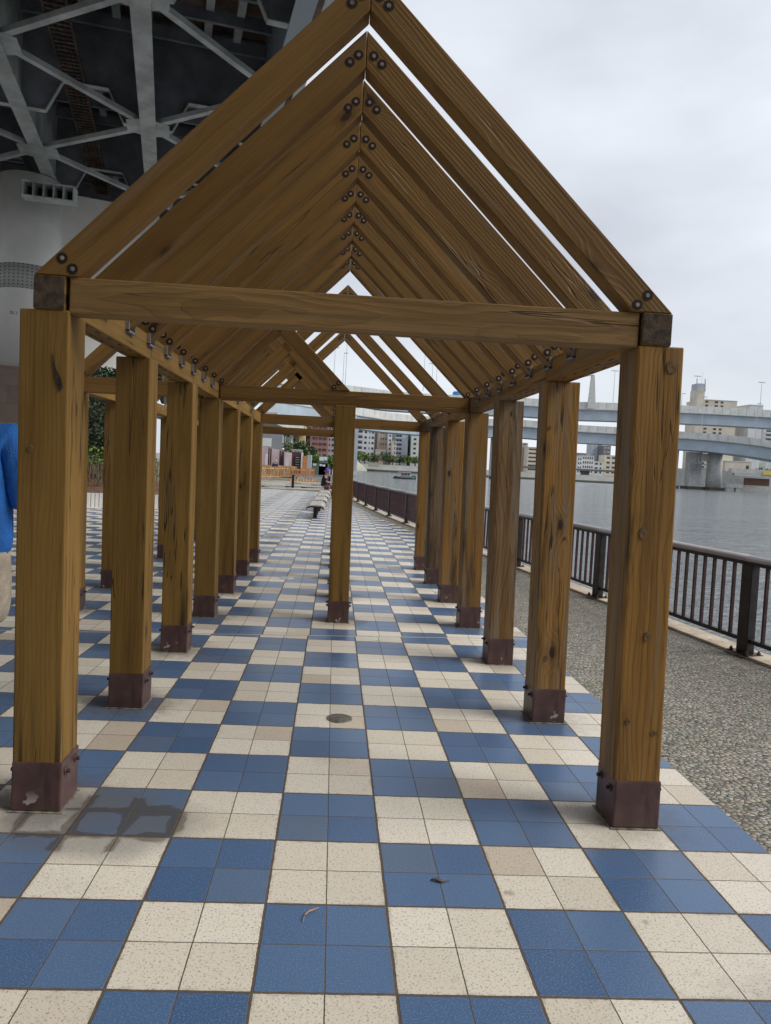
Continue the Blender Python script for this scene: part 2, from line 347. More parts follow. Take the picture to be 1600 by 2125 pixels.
# ------------------------------------------------------------------ mesh builder
class MB:
    def __init__(s): s.bm = bmesh.new(); s.mi = 0
    def face(s, pts):
        f = s.bm.faces.new([s.bm.verts.new(p) for p in pts]); f.material_index = s.mi; return f
    def hexa(s, a, b):
        va = [s.bm.verts.new(p) for p in a]; vb = [s.bm.verts.new(p) for p in b]; n = len(va)
        fs = [s.bm.faces.new(list(reversed(va))), s.bm.faces.new(vb)]
        for i in range(n):
            j = (i + 1) % n; fs.append(s.bm.faces.new([va[i], va[j], vb[j], vb[i]]))
        for f in fs: f.material_index = s.mi
        return fs
    def box(s, x0, x1, y0, y1, z0, z1):
        return s.hexa([(x0, y0, z0), (x1, y0, z0), (x1, y1, z0), (x0, y1, z0)], [(x0, y0, z1), (x1, y0, z1), (x1, y1, z1), (x0, y1, z1)])
    def obox(s, p0, p1, w, h, up=Vector((0, 0, 1))):
        """bar from p0 to p1, w across, h along up"""
        p0 = Vector(p0); p1 = Vector(p1); d = (p1 - p0).normalized()
        sd = d.cross(up)
        if sd.length < 1e-4: sd = Vector((1, 0, 0))
        sd.normalize(); u = sd.cross(d).normalized()
        q = [(-.5, -.5), (.5, -.5), (.5, .5), (-.5, .5)]
        return s.hexa([p0 + sd * a * w + u * b * h for a, b in q], [p1 + sd * a * w + u * b * h for a, b in q])
    def tube(s, p0, p1, r0, r1=None, n=10):
        r1 = r0 if r1 is None else r1
        p0 = Vector(p0); p1 = Vector(p1); d = (p1 - p0).normalized()
        a = d.orthogonal().normalized(); b = d.cross(a)
        ring = lambda p, r: [p + (a * math.cos(2 * math.pi * i / n) + b * math.sin(2 * math.pi * i / n)) * r for i in range(n)]
        fs = s.hexa(ring(p0, r0), ring(p1, r1))
        if n > 7:
            for f in fs[2:]: f.smooth = True
        return fs
    def prism(s, poly, v):
        """closed polygon (3D points) swept by vector v"""
        v = Vector(v); return s.hexa([Vector(p) for p in poly], [Vector(p) + v for p in poly])
    def loft(s, rings, caps=True, smooth=True):
        vs = [[s.bm.verts.new(p) for p in r] for r in rings]; n = len(vs[0])
        for a, b in zip(vs, vs[1:]):
            for i in range(n):
                j = (i + 1) % n; f = s.bm.faces.new([a[i], a[j], b[j], b[i]]); f.smooth = smooth; f.material_index = s.mi
        if caps:
            for r in (list(reversed(vs[0])), vs[-1]):
                f = s.bm.faces.new(r); f.material_index = s.mi
    def bevel(s, off, seg=1):
        bmesh.ops.bevel(s.bm, geom=list(s.bm.edges), offset=off, segments=seg, affect='EDGES', profile=0.6)
        return s
    def build(s, name, mats, parent=None, mat=None, world=True):
        """mats: material or list; mat: world matrix of the object when the mesh is in local coordinates"""
        bmesh.ops.recalc_face_normals(s.bm, faces=list(s.bm.faces))
        me = bpy.data.meshes.new(name)
        o = bpy.data.objects.new(name, me); col.objects.link(o)
        if mat is None:
            base = WM.get(parent.name, Matrix()) if parent is not None else Matrix()
            if parent is not None: s.bm.transform(base.inverted())
            o.parent = parent; WM[o.name] = base.copy()
        else:
            o.parent = parent
            base = WM.get(parent.name, Matrix()) if parent is not None else Matrix()
            o.matrix_basis = base.inverted() @ mat; WM[o.name] = mat.copy()
        s.bm.to_mesh(me); s.bm.free()
        for mm in (mats if isinstance(mats, (list, tuple)) else [mats]): me.materials.append(mm)
        return o
WM = {}
def tag(o, label=None, cat=None, group=None, kind=None):
    for k, v in (('label', label), ('category', cat), ('group', group), ('kind', kind)):
        if v: o[k] = v
    return o
def empty(name, loc, label, cat, group=None, rz=0):
    o = bpy.data.objects.new(name, None); col.objects.link(o); o.empty_display_size = 0.1
    o.location = loc; o.rotation_euler = (0, 0, rz)
    WM[o.name] = Matrix.Translation(Vector(loc)) @ Matrix.Rotation(rz, 4, 'Z')
    return tag(o, label, cat, group)
def mesh_top(mb, name, mats, loc, label=None, cat=None, group=None, kind=None):
    """single-mesh thing with its origin at loc"""
    mb.bm.transform(Matrix.Translation(-Vector(loc)))
    o = mb.build(name, mats, None, Matrix.Translation(Vector(loc)))
    return tag(o, label, cat, group, kind)
def copy_tree(o, parent=None, loc=None, rz=None):
    c = o.copy(); col.objects.link(c); c.parent = parent
    if loc is not None: c.location = loc
    if rz is not None: c.rotation_euler = (0, 0, rz)
    for ch in list(KIDS.get(o.name, o.children)): copy_tree(ch, c)
    return c
KIDS = {}

# ================================================================== SETTING
def sheet(name, pts, mat, z=0.0):
    mb = MB(); mb.face([(x, y, z) for x, y in pts]); return mesh_top(mb, name, mat, (0, 0, 0), kind='structure')
FL = [(10.3, 3.8), (9.40, 10.1), (8.55, 16.5), (7.72, 22.9), (6.88, 29.4), (6.05, 36.0), (5.27, 42.3), (4.60, 48.4), (3.97, 54.6), (3.40, 61.0), (2.90, 68.0), (2.5, 75.0), (2.2, 82), (1.9, 89)]
FL0 = [(12.0, -8.5), (11.15, -2.5)] + FL
def fx(y):
    for (x0, y0), (x1, y1) in zip(FL0, FL0[1:]):
        if y0 <= y <= y1: return x0 + (x1 - x0) * (y - y0) / (y1 - y0)
    return FL0[-1][0]
edge = [(4.905, -12), (4.905, 31.0), (5.55, 31.0), (5.55, 35.0), (fx(38) - 1.0, 38)] + [(x - 0.9 - 0.25 * (i % 2), y) for i, (x, y) in enumerate(FL) if y > 40]
tiles = sheet('paving', [(x * U, y * U) for x, y in [(-60, -12)] + edge + [(-4.5, 92), (-60, 92)]], M['tile'])
kin = [(x - .17, y) for x, y in FL0]
sheet('pebble_strip', [(x * U, y * U) for x, y in [(4.905, -12)] + [(kin[0][0], -12)] + kin + list(reversed(edge[1:]))], M['cobble'])
mb = MB()
for (x0, y0), (x1, y1) in zip(FL0, FL0[1:]):
    for k in range(2):
        a = k / 2; b = (k + 1) / 2 - 0.004
        xa, ya = x0 + (x1 - x0) * a, y0 + (y1 - y0) * a; xb, yb = x0 + (x1 - x0) * b, y0 + (y1 - y0) * b
        mb.hexa([((xa - .16) * U, ya * U, -.9), ((xa + .44) * U, ya * U, -.9), ((xb + .44) * U, yb * U, -.9), ((xb - .16) * U, yb * U, -.9)],
                [((xa - .16) * U, ya * U, .022), ((xa + .42) * U, ya * U, .03), ((xb + .42) * U, yb * U, .03), ((xb - .16) * U, yb * U, .022)])
mesh_top(mb, 'kerb', M['kerb'], (0, 0, 0), kind='structure')
WZ = -1.4
mb = MB()
pts = [((x + .40) * U, y * U) for x, y in FL0] + [(-3, 60), (-8, 120), (-30, 260), (-60, 470)]
for (x0, y0), (x1, y1) in zip(pts, pts[1:]):
    mb.face([(x0, y0, WZ - 1), (x1, y1, WZ - 1), (x1, y1, -.05), (x0, y0, -.05)])
mesh_top(mb, 'quay_wall', M['concrete'], (0, 0, 0), kind='structure')
sheet('river', [(-300, -300), (3000, -300), (3000, 4000), (-3000, 4000), (-3000, -300)], M['water'], WZ)
M['ground'] = plain('rough_ground', (0.20, 0.18, 0.14), 0.9, 0, 0.25, 0.4)
sheet('ground', [(-2500, -200), (-24.1, -200), (-24.1, 36.81), (0.6, 36.81)] + pts[-4:] + [(-2500, 470)], M['ground'], -0.03)
mb = MB()
sheet('far_ground', [(-2500, 492), (2800, 492), (2800, 3500), (-2500, 3500)], M['ground'], 1.2)

# ================================================================== PERGOLAS
def lx(x, z): return x + LEAN * z
def timber(name, p0, p1, w, h, mat, parent, up=(0, 0, 1), bev=0.005):
    """straight squared timber between two points (units of U), local Z along its length"""
    p0 = Vector((lx(p0[0], p0[2]), p0[1], p0[2])) * U; p1 = Vector((lx(p1[0], p1[2]), p1[1], p1[2])) * U
    d = (p1 - p0); L = d.length; d.normalize()
    up = Vector(up); sx = d.cross(up).normalized(); sy = d.cross(sx).normalized()
    mb = MB(); mb.box(-w * U / 2, w * U / 2, -h * U / 2, h * U / 2, 0, L); mb.bevel(bev, 2)
    mm = Matrix((sx, sy, d)).transposed().to_4x4(); mm.translation = p0
    return mb.build(name, mat, parent, mm)
def bolt_head(parent, mats, c, nrm, r=0.05, name='bolt'):
    """bolt: flat dark disc painted as socket shade, with a hexagonal head, on a face with normal nrm (units of U)"""
    c = Vector(c) * U; nrm = Vector(nrm).normalized(); mb = MB()
    a = nrm.orthogonal().normalized(); b = nrm.cross(a); r *= U
    mb.tube(c - nrm * .002, c + nrm * .0015, r, r, 16)
    mb.mi = 1
    mb.tube(c + nrm * .0012, c + nrm * .003, r * .44, r * .42, 6)
    return mb.build(name, mats, parent)
def pergola_post(x, y, parent, mat, bolts=True):
    """x,y = front-left corner of the post in squares"""
    w = .475; H = 5.015; cx, cy = x + .245, y + .245
    base = Vector((cx, cy, 0)) * U
    p = timber('post', (cx, cy, .30), (cx, cy, H), w, w, mat, parent, up=(0, 1, 0), bev=0.007)
    mb = MB(); hw = .2475 * U
    mb.box(cx * U - hw, cx * U + hw, cy * U - hw, cy * U + hw, 0.002, .205); mb.bevel(0.008, 2)
    mm = Matrix.Translation(base); mb.bm.transform(mm.inverted())
    sh = mb.build('post_shoe', M['shoe'], p, mm)
    mb = MB(); mb.box(cx * U - .109, cx * U + .107, cy * U - .110, cy * U + .106, -.002, .004)
    mb.bm.transform(mm.inverted()); mb.build('mortar_pad', M['mortar'], p, mm)
    if bolts:
        for sx in (-1, 1):
            for dy, z in ((-.13, .155), (.13, .165)):
                mb = MB(); c = Vector((cx * U + sx * hw, (cy + dy) * U, z))
                mb.tube(c - Vector((sx * .002, 0, 0)), c + Vector((sx * .005, 0, 0)), .017, .017, 12)
                mb.tube(c + Vector((sx * .004, 0, 0)), c + Vector((sx * .02, 0, 0)), .0095, .0085, 6)
                mb.build('shoe_bolt', M['dk_bolt'], p)
    return p
ZO, ZI = 8.51, 8.10
def rafter(xc, y, side, parent, mat, bracket=True, bolts=True, th=.25, flat=False):
    """one roof rafter; side -1 = left slope, +1 = right slope"""
    P = [(3.18, 5.348), (2.90, 5.348), (2.878, 5.348), (2.878, 5.238), (2.872, 5.238), (.002, ZI), (.002, ZO)]
    if flat: P[2] = P[1]; P[3] = (2.768, 5.348); P[4] = (2.76, 5.352)
    P = [(xc + side * a, z) for a, z in P]
    A = Vector((lx(P[0][0], P[0][1]), y, P[0][1])) * U
    d = Vector((-side * 3.18, 0, ZO - 5.348)).normalized(); sy = Vector((0, 1, 0)); sx = sy.cross(d).normalized()
    mm = Matrix((sx, sy, d)).transposed().to_4x4(); mm.translation = A
    inv = mm.inverted()
    mb = MB()
    poly = [inv @ (Vector((lx(a, z), y, z)) * U) for a, z in ((P[0], P[3], P[4], P[5], P[6]) if flat else (P[0], P[2], P[3], P[4], P[5], P[6]))]
    v = inv.to_3x3() @ Vector((0, th * U, 0))
    mb.prism(poly, v); mb.bevel(0.0035, 1)
    r = mb.build('rafter', mat, parent, mm)
    if bolts:
        for dx, z in ((2.91, 5.515), (2.81, 5.415), (.085, 8.232), (.18, 8.147)):
            bolt_head(r, [M['recess_shade'], M['bolt']], (lx(xc + side * dx, z), y, z), (0, -1, 0), .054)
    if bracket:
        mb = MB()
        for (y0, y1, z0, z1) in ((y - .03, y - .005, 5.19, 5.35), (y - .03, y + th + .025, 5.185, 5.21), (y + th + .003, y + th + .025, 5.19, 5.35)):
            x0, x1 = sorted((lx(xc + side * 2.877, 5.1) * U, lx(xc + side * 2.835, 5.1) * U))
            mb.box(x0, x1, y0 * U, y1 * U, z0 * U, z1 * U)
        mb.build('rafter_bracket', M['galv'], r)
    return r
PR = {}
def pergola(name, xc, rows, dense, ties, label, matL, matR, matRoof, tie_span, ownL=True):
    root = empty(name, (xc * U, (2.41 + 3.08 * rows[0]) * U, 0), label, 'pergola')
    Y = lambda k: 2.41 + 3.08 * k
    for k in rows:
        PR[(round(xc, 2), k, -1)] = pergola_post(xc - 3.32, Y(k), root, matL(k)); PR[(round(xc, 2), k, 1)] = pergola_post(xc + 2.84, Y(k), root, matR(k))
    for side, mf in ((-1, matL), (1, matR)):
        for k in rows[:-1]:
            y0 = Y(k) + ((0 if k == 0 or side < 0 else .285) if k == rows[0] else .245) + (.004 if k != rows[0] else 0); y1 = Y(k + 1) + (.245 if k + 1 != rows[-1] else .49)
            x = xc + side * 3.03
            b = timber('side_beam', (x, y0, 5.18), (x, y1, 5.18), .30, .33, mf(k) if side > 0 else M['wood'], root)
            if k == rows[0] and k == 0 or (k == rows[0] and side < 0):
                mb = MB(); mb.box((lx(x, 5.18) - .147) * U, (lx(x, 5.18) + .147) * U, y0 * U - .002, y0 * U + .02, 5.03 * U, 5.335 * U); mb.build('end_grain', M['endgrain'], b)
            n = 6
            for i in range(n):       # thin dark boxes painted as the shade in slots under the beam
                for q in (-.08, .08):
                    mb = MB(); yy = y0 + .5 + (y1 - y0 - .8) * (i + (.5 if q > 0 else 0)) / n
                    mb.box((lx(x, 5) + q - .012) * U, (lx(x, 5) + q + .012) * U, yy * U, (yy + .14) * U, 5.012 * U, 5.03 * U)
                    if k < rows[0] + 2 and side * xc > -9 and (side == 1 or True): mb.build('slot_shade', M['recess_shade'], b)
                    else: mb.bm.free()
    for k in ties:
        a, b = tie_span(k)
        timber('tie_beam', (a, Y(k) + .15, 5.17), (b, Y(k) + .15, 5.17), .25, .35, M['wood_tie'] if k == 0 else M['wood_roof'], root, bev=.006)
    ys = []
    for k in range(dense[0], dense[1]): ys += [Y(k) + 3.08 / 3 * i for i in range(3)]
    ys.append(Y(dense[1]))
    ys += [Y(k) for k in rows if (k > dense[1] or k < dense[0])]
    for y in sorted(ys):
        near = y < 13
        for side in (-1, 1): rafter(xc, y, side, root, matRoof(side), bracket=y < 21 and not any(abs(y - Y(k)) < .01 for k in ties), flat=any(abs(y - Y(k)) < .01 for k in ties))
    return root
M['wood_tie'] = wood('wood_tie', (0.38, 0.225, 0.082), (0.27, 0.155, 0.055), (0.14, 0.08, 0.03), weather=0.45, soft=.8)
gR = {0: 'wood_worn', 1: 'wood_worn', 2: 'wood_grey', 3: 'wood_worn', 4: 'wood_worn', 5: 'wood_mould', 6: 'wood_worn'}
pergola('pergola', .63, range(0, 7), (0, 3), (0, 3, 6), 'nearest brown timber pergola with pitched rafter roof, its gable facing us across the checkered path',
        lambda k: M['wood'], lambda k: M[gR.get(k, 'wood_worn')], lambda s: M['wood_roof'], lambda k: (-2.215, 3.48))
pergola('pergola', -2.45, range(3, 10), (6, 9), (3, 6, 9), 'second timber pergola set half a width to the left, starting at the lone middle post',
        lambda k: M['wood'], lambda k: M['wood'] if k < 4 else M['wood_worn'], lambda s: M['wood_roof'], lambda k: (-5.325, -2.63) if k < 9 else (-5.325, .425))

def knot_mat():
    s = NT('knot_wood', 0.7); q = s.xyz(s.obj())
    a = s.M('MULTIPLY', q[0], 1.35); r = s.M('SQRT', s.M('ADD', s.M('MULTIPLY', a, a), s.M('MULTIPLY', q[2], q[2])))
    r = s.M('ADD', r, s.M('MULTIPLY', s.noise(s.obj(), 40, 3), .008))
    rg = s.ramp(s.M('ABSOLUTE', s.M('SUBTRACT', s.M('FRACT', s.M('MULTIPLY', r, 150)), .5)), .1, .45)
    c = s.mix(rg, (0.20, 0.115, 0.038), (0.085, 0.045, 0.017))
    c = s.mix(s.ramp(r, .012, .006), c, (0.04, 0.022, 0.01))
    s.color(c); s.bump(rg, .6, .002); return s.m
M['knot'] = knot_mat()
def knot(post, px, py, Yu, w_, h_, mat, name='knot'):
    c = at(px, py, Yu * U); mb = MB(); n = 18; rnd_ = random.Random(int(px))
    ring = [(c.x + w_ * math.cos(6.2832 * i / n) * rnd_.uniform(.88, 1.1), c.y, c.z + h_ * math.sin(6.2832 * i / n) * rnd_.uniform(.88, 1.1)) for i in range(n)]
    mb.prism([(x, y - .0012, z) for x, y, z in ring], (0, .003, 0))
    mb.bm.transform(Matrix.Translation(-c)); mb.build(name, mat, post, Matrix.Translation(c))
r1 = PR[(.63, 0, 1)]; l1 = PR[(.63, 0, -1)]; r2 = PR[(.63, 1, 1)]
for q_ in ((1395, 762, .022, .026), (1335, 1107, .016, .024), (1343, 1322, .014, .020), (1303, 1498, .010, .012), (1357, 1522, .013, .010)): knot(r1, q_[0], q_[1], 2.41, q_[2], q_[3], M['knot'])
for q_ in ((1133, 1367, .010, .018), (1172, 1118, .008, .01), (1141, 888, .009, .011)): knot(r2, q_[0], q_[1], 5.49, q_[2], q_[3], M['knot'])
knot(l1, 62, 930, 2.41, .009, .014, M['knot'])
cc = at(120, 778, 2.41 * U); mb = MB()
poly = [(-.022, .085), (-.016, .05), (-.006, .02), (.012, -.012), (.020, -.045), (.012, -.062), (.003, -.05), (-.010, -.02), (-.018, .03)]
mb.prism([(cc.x + a, cc.y - .0012, cc.z + b) for a, b in poly], (0, .003, 0))
mb.bm.transform(Matrix.Translation(-cc)); mb.build('bark_pocket', plain('bark_pocket_dark', (.035, .022, .016), .9, 0, .6, 60, .8), l1, Matrix.Translation(cc))

# small round covers, litter
def disc(px_u, r, name, label, cat, mats):
    x, y = px_u[0] * U, px_u[1] * U; mb = MB(); mb.tube((x, y, -.01), (x, y, .004), r, r, 40)
    mb.mi = 1; mb.tube((x, y, .003), (x, y, .006), r * .86, r * .85, 40)
    mb.mi = 0; mb.box(x - .01, x + .01, y - .003, y + .003, .004, .0075)
    return mesh_top(mb, name, mats, (x, y, 0), label, cat, 'round covers set in the paving')
M['cover'] = plain('cover_metal', (0.24, 0.21, 0.17), 0.5, 0.4, 0.25, 30)
M['cover2'] = plain('cover_metal_dark', (0.16, 0.15, 0.125), 0.55, 0.3, 0.25, 30)
M['cover3'] = plain('cover_pale', (0.55, 0.54, 0.5), 0.4, 0.2, 0.1, 30)
disc((.635, 5.38), .074, 'round_cover', 'dull brass round cover in the cream tiles, nearest in the middle of the path', 'ground cover plate', [M['cover'], M['cover2']])
disc((-.95, 17.8), .095, 'round_cover', 'pale silvery round cover farther along, left of the lone middle post', 'ground cover plate', [M['cover3'], M['cover3']])
def litter(pts, w, mat, name, label):
    mb = MB(); rings = []
    for i, (x, y, z) in enumerate(pts):
        t = i / (len(pts) - 1); ww = w * (0.35 + math.sin(math.pi * min(1, t * 1.1)) * .8)
        rings.append([(x - ww * .3, y - ww, z), (x, y, z + ww * .5), (x + ww * .3, y + ww, z), (x, y, z - .0008)])
    mb.loft(rings); return mesh_top(mb, name, mat, pts[0], label, 'leaf')
c = Vector((1.504, 1.377, 0)) * U
litter([(c.x - .034 + .0115 * i, c.y + .004 * math.sin(i * 1.3), .004 + .003 * math.sin(i)) for i in range(7)], .009, plain('dead_leaf_grey', (0.12, 0.10, 0.085), 0.8), 'dead_leaf', 'small grey shrivelled leaf lying on a blue tile')
c = Vector((0.377, .853, 0)) * U
litter([(c.x - .024, c.y - .04, .003), (c.x - .022, c.y - .02, .005), (c.x - .016, c.y, .006), (c.x - .004, c.y + .016, .006), (c.x + .012, c.y + .026, .005), (c.x + .026, c.y + .038, .004)], .008, plain('dead_leaf_tan', (0.45, 0.28, 0.14), 0.7), 'dead_leaf', 'curved tan leaf stalk on the nearest blue square')

# ================================================================== RIVERSIDE FENCE
FG = 'railing panels along the river'
def fence_unit(i):
    (x0, y0), (x1, y1) = FL[i], FL[i + 1]
    a = Vector((x0 * U, y0 * U, 0)); b = Vector((x1 * U, y1 * U, 0)); d = (b - a); L = d.length; d.normalize()
    rz = math.atan2(d.y, d.x)
    return a, L, rz
ords = ['nearest', 'second', 'third', 'fourth', 'fifth', 'sixth', 'seventh', 'eighth', 'ninth', 'tenth', 'eleventh', 'twelfth', 'thirteenth', 'last']
def make_fence(a, L, rz, label, nb=None):
    root = empty('railing_panel', a, label, 'railing', FG, rz)
    T = WM[root.name]
    def part(mb, name, mat, parent=root, world=None):
        return mb.build(name, mat, parent, T.copy())
    H = .825
    mb = MB(); mb.box(-.065, .065, -.04, .04, 0.03, H - .03); mb.bevel(.006, 1); post = part(mb, 'fence_post', M['rail_dark'])
    mb = MB(); mb.box(-.12, .12, -.085, .085, .02, .032); part(mb, 'base_plate', M['rail_dark'], post)
    for sx in (-1, 1):
        for sy in (-1, 1):
            mb = MB(); mb.tube((sx * .095, sy * .06, .03), (sx * .095, sy * .06, .062), .009, .009, 8); mb.tube((sx * .095, sy * .06, .031), (sx * .095, sy * .06, .047), .016, .016, 6)
            part(mb, 'anchor_bolt', M['rust'], post)
    mb = MB(); prof = [(-.062, 0), (-.06, .022), (-.042, .04), (0, .05), (.042, .04), (.06, .022), (.062, 0)]
    mb.loft([[(x, p, H - .005 + q) for p, q in prof] for x in (0.003, L - .003)]); part(mb, 'handrail', M['rail_top'])
    mb = MB(); mb.box(-.02 if False else .0, L, -.03, .03, H - .042, H - .008); part(mb, 'top_rail', M['rail_dark'])
    mb = MB(); mb.box(.066, L - .066, -.018, .018, .12, .155); part(mb, 'bottom_rail', M['rail_dark'])
    n = 17
    for k in range(n):
        x = .065 + (L - .13) * (k + 1) / (n + 1)
        mb = MB(); mb.box(x - .011, x + .011, -.013, .013, .152, H - .04); part(mb, 'bar', M['rail_brown'])
    return root
for i in range(len(FL) - 1):
    a, L, rz = fence_unit(i)
    make_fence(a, L, rz, 'brown barred railing with grey rounded handrail, %s panel from us along the river kerb' % ords[i])

# ================================================================== EXPRESSWAY DECK OVERHEAD AND ITS PIER
dd = Vector((-.2235, .9747, 0)); nn = Vector((.9747, .2235, 0)); HZ = 27.5
def dk(s_, t, z): return (dd * t + nn * s_ + Vector((0, 0, z))) * U
deck = empty('expressway_deck', dk(-3, 51, HZ), 'dark steel underside of the elevated road passing over the left of the pergola', 'elevated road')
def dbar(name, p0, p1, w, h, mat, parent=deck):
    mb = MB(); mb.obox(p0, p1, w * U, h * U); return mb.build(name, mat, parent)
T0, T1 = -60, 420
for s_ in (-37.5, -29, -20.3, -11.7, -3.05):
    g = dbar('girder', dk(s_, T0, HZ + 4), dk(s_, T1, HZ + 4), .12, 7.8, M['steel_grey'])
    dbar('flange', dk(s_, T0, HZ + .06), dk(s_, T1, HZ + .06), 1.1, .12, M['steel_grey'], g)
g = dbar('girder', dk(5.3, T0, HZ + 4.1), dk(5.3, T1, HZ + 4.1), .12, 7.8, M['blue_girder'])
dbar('flange', dk(5.3, T0, HZ + .06), dk(5.3, T1, HZ + .06), 1.1, .12, M['blue_girder'], g)
dbar('parapet', dk(8.9, T0, HZ + 10.2), dk(8.9, T1, HZ + 10.2), .8, 4.0, M['parapet'])
dbar('slab', dk(-19, T0, HZ + 8.5), dk(-19, T1, HZ + 8.5), 55, .9, M['soffit'])
for s_ in (-16, -7.6, .9, 3.0, -5.4, -14):
    dbar('stringer', dk(s_, T0, HZ + 7.4), dk(s_, T1, HZ + 7.4), .55, .9, M['steel_grey'] if s_ > -8 else M['steel_dark'])
for k in range(-4, 20):
    t = 35.8 + 15.9 * k
    mb = MB()
    for a, b in ((-20.3, -11.7), (-11.7, -3.05), (-3.05, 5.3)):
        w = b - a
        prof = [(a, .15), (a + 1.7, .15), (a + 2.8, 2.4), (b - 2.8, 2.4), (b - 1.7, .15), (b, .15), (b, 8), (a, 8)]
        mb.prism([dk(p, t, HZ + q) for p, q in prof], dd * .05)
    mb.build('cross_frame', M['steel_dark'], deck)
    for a, b in ((-20.3, -11.7), (-11.7, -3.05), (-3.05, 5.3)):
        mb = MB()
        prof = [(a + .5, .15), (a + 1.7, .15), (a + 2.8, 2.4), (b - 2.8, 2.4), (b - 1.7, .15), (b - .5, .15)]
        for p, q in zip(prof, prof[1:]): mb.obox(dk(p[0], t, HZ + p[1]), dk(q[0], t, HZ + q[1]), .5 * U, .06 * U)
        mb.build('frame_flange', M['steel_grey'], deck)
    for (s0, t0), (s1, t1) in (((-3.05, t), (5.3, t + 7.9)), ((5.3, t + 7.9), (-3.05, t + 15.9)), ((-3.05, t), (-11.7, t + 7.5)), ((-11.7, t + 7.5), (-3.05, t + 15.9)), ((-11.7, t + 7.5), (-20.3, t + 15.9)), ((-11.7, t + 7.5), (-20.3, t))):
        if -2 < k < 12: dbar('lateral_brace', dk(s0, t0, HZ + .35), dk(s1, t1, HZ + .35), .42, .34, M['steel_grey'])
    if -1 < k < 5:
        for s0, t0 in ((-3.05, t), (-11.7, t + 7.7)):
            mb = MB(); mb.prism([dk(s0 + a, t0 + b, HZ + .14) for a, b in ((-1.5, -.9), (-.5, -1.3), (.5, -1.3), (1.5, -.9), (1.5, .9), (.5, 1.3), (-.5, 1.3), (-1.5, .9))], (0, 0, .02))
            mb.build('gusset_plate', M['steel_grey'], deck)
rear_block = empty('pier_or_sky_block', dk(0, -14, 0), 'added unseen wall behind the viewer under the elevated road, blocking sky light', 'bridge pier')  # added out-of-view wall that cuts sky light from behind the camera
mb = MB(); mb.prism([dk(-34, -14, 0), dk(8, -14, 0), dk(8, -20, 0), dk(-34, -20, 0)], (0, 0, (HZ - .02) * U)); mb.build('wall', M['stone'], rear_block)
mb = MB(); mb.box(-26, -25.5, -24, 12, 0, 3.0); mesh_top(mb, 'wall_or_sky_block', M['ground'], (-26, 0, 0), kind='structure')  # added unseen wall at the left, placed to block low sky light
for i in range(40):
    t = -10 + 3.2 * i
    dbar('floor_beam', dk(-20.3, t, HZ + 6.7), dk(5.3, t, HZ + 6.7), .28, .9, M['steel_dark'])
# cable rack hung under the deck
p = empty('cable_rack', dk(-8.2, 50, HZ + 2.6), 'long rusty cable rack with close rungs hung beneath the elevated road', 'cable rack')
for s_ in (-8.9, -7.5):
    mb = MB(); mb.obox(dk(s_, 20, HZ + 2.6), dk(s_, 75, HZ + 2.6), .1 * U, .3 * U); mb.build('side_rail', M['rack'], p)
mb = MB()
for i in range(110):
    t = 20 + .5 * i; mb.obox(dk(-8.9, t, HZ + 2.5), dk(-7.5, t, HZ + 2.5), .14 * U, .1 * U)
mb.build('rungs', M['rack'], p)
for s_ in (-8.5, -8.1, -7.8):
    mb = MB(); mb.tube(dk(s_, 20, HZ + 2.75), dk(s_, 75, HZ + 2.75), .035); mb.build('cable', M['dark'], p)
# pier
pd = Vector((.931, .365, 0)).normalized(); pn = Vector((-pd.y, pd.x, 0))
P0 = Vector((-25.6, 64.0, 0))
def pp(a, b, z): return (P0 + pd * a + pn * b + Vector((0, 0, z))) * U
pier = empty('pier_or_sky_block', pp(0, 0, 0), 'pale painted pier wall with rounded column end carrying the elevated road, brown stone foot', 'bridge pier')
mb = MB(); mb.prism([pp(-14, 0, 10.7), pp(8.0, 0, 10.7), pp(8.0, 5, 10.7), pp(-14, 5, 10.7)], (0, 0, (HZ - 10.7 - .02) * U)); mb.build('wall', M['pier'], pier)
mb = MB(); mb.tube(pp(-3.0, -1.6, 10.7), pp(-3.0, -1.6, HZ - .1), 2.6 * U, None, 48); column = mb.build('column', M['pier'], pier)
def band_mat():
    s = NT('perforated_band', 0.6); q = s.xyz(s.obj())
    a = s.M('SUBTRACT', s.M('FRACT', s.M('MULTIPLY', s.M('ADD', q[0], s.M('MULTIPLY', q[1], .4)), 6.5)), .5)
    b = s.M('SUBTRACT', s.M('FRACT', s.M('MULTIPLY', q[2], 8.5)), .5)
    d = s.M('SQRT', s.M('ADD', s.M('MULTIPLY', a, a), s.M('MULTIPLY', b, b)))
    s.color(s.mix(s.ramp(d, .22, .16), (0.43, 0.43, 0.42), (0.05, 0.05, 0.05))); return s.m
mb = MB(); mb.tube(pp(-3, -1.6, 17.5), pp(-3, -1.6, 19.6), 2.63 * U, None, 48); mb.build('bolt_band', band_mat(), pier)
mb = MB(); mb.prism([pp(-14.2, -4.6, 0), pp(-.2, -4.6, 0), pp(-.2, -.15, 0), pp(8.15, -.15, 0), pp(8.15, 5.2, 0), pp(-14.2, 5.2, 0)], (0, 0, 10.7 * U)); mb.build('stone_foot', M['stone'], pier)
mb = MB()   # open box under the bearing, five cells
c0, c1 = at(45, 372, 22.0), at(150, 387, 22.6); c2, c3 = at(45, 405, 22.0), at(150, 419, 22.6)
ex = (c1 - c0); bk = Vector((-.1, 1, 0)) * .5
up = Vector((0, 0, (c0 - c2).z)); lo = c2
for i in range(6):
    q = lo + (c3 - c2) * (i / 5); mb.prism([q, q + Vector((.03, 0, 0)), q + Vector((.03, 0, 0)) + up, q + up], bk)
for q0, q1 in ((c2, c3), (c2 + up * .93, c3 + up * .93)):
    mb.prism([q0 - Vector((.03, 0, 0)), q1 + Vector((.05, 0, 0)), q1 + Vector((.05, 0, .05)), q0 + Vector((-.03, 0, .05))], bk)
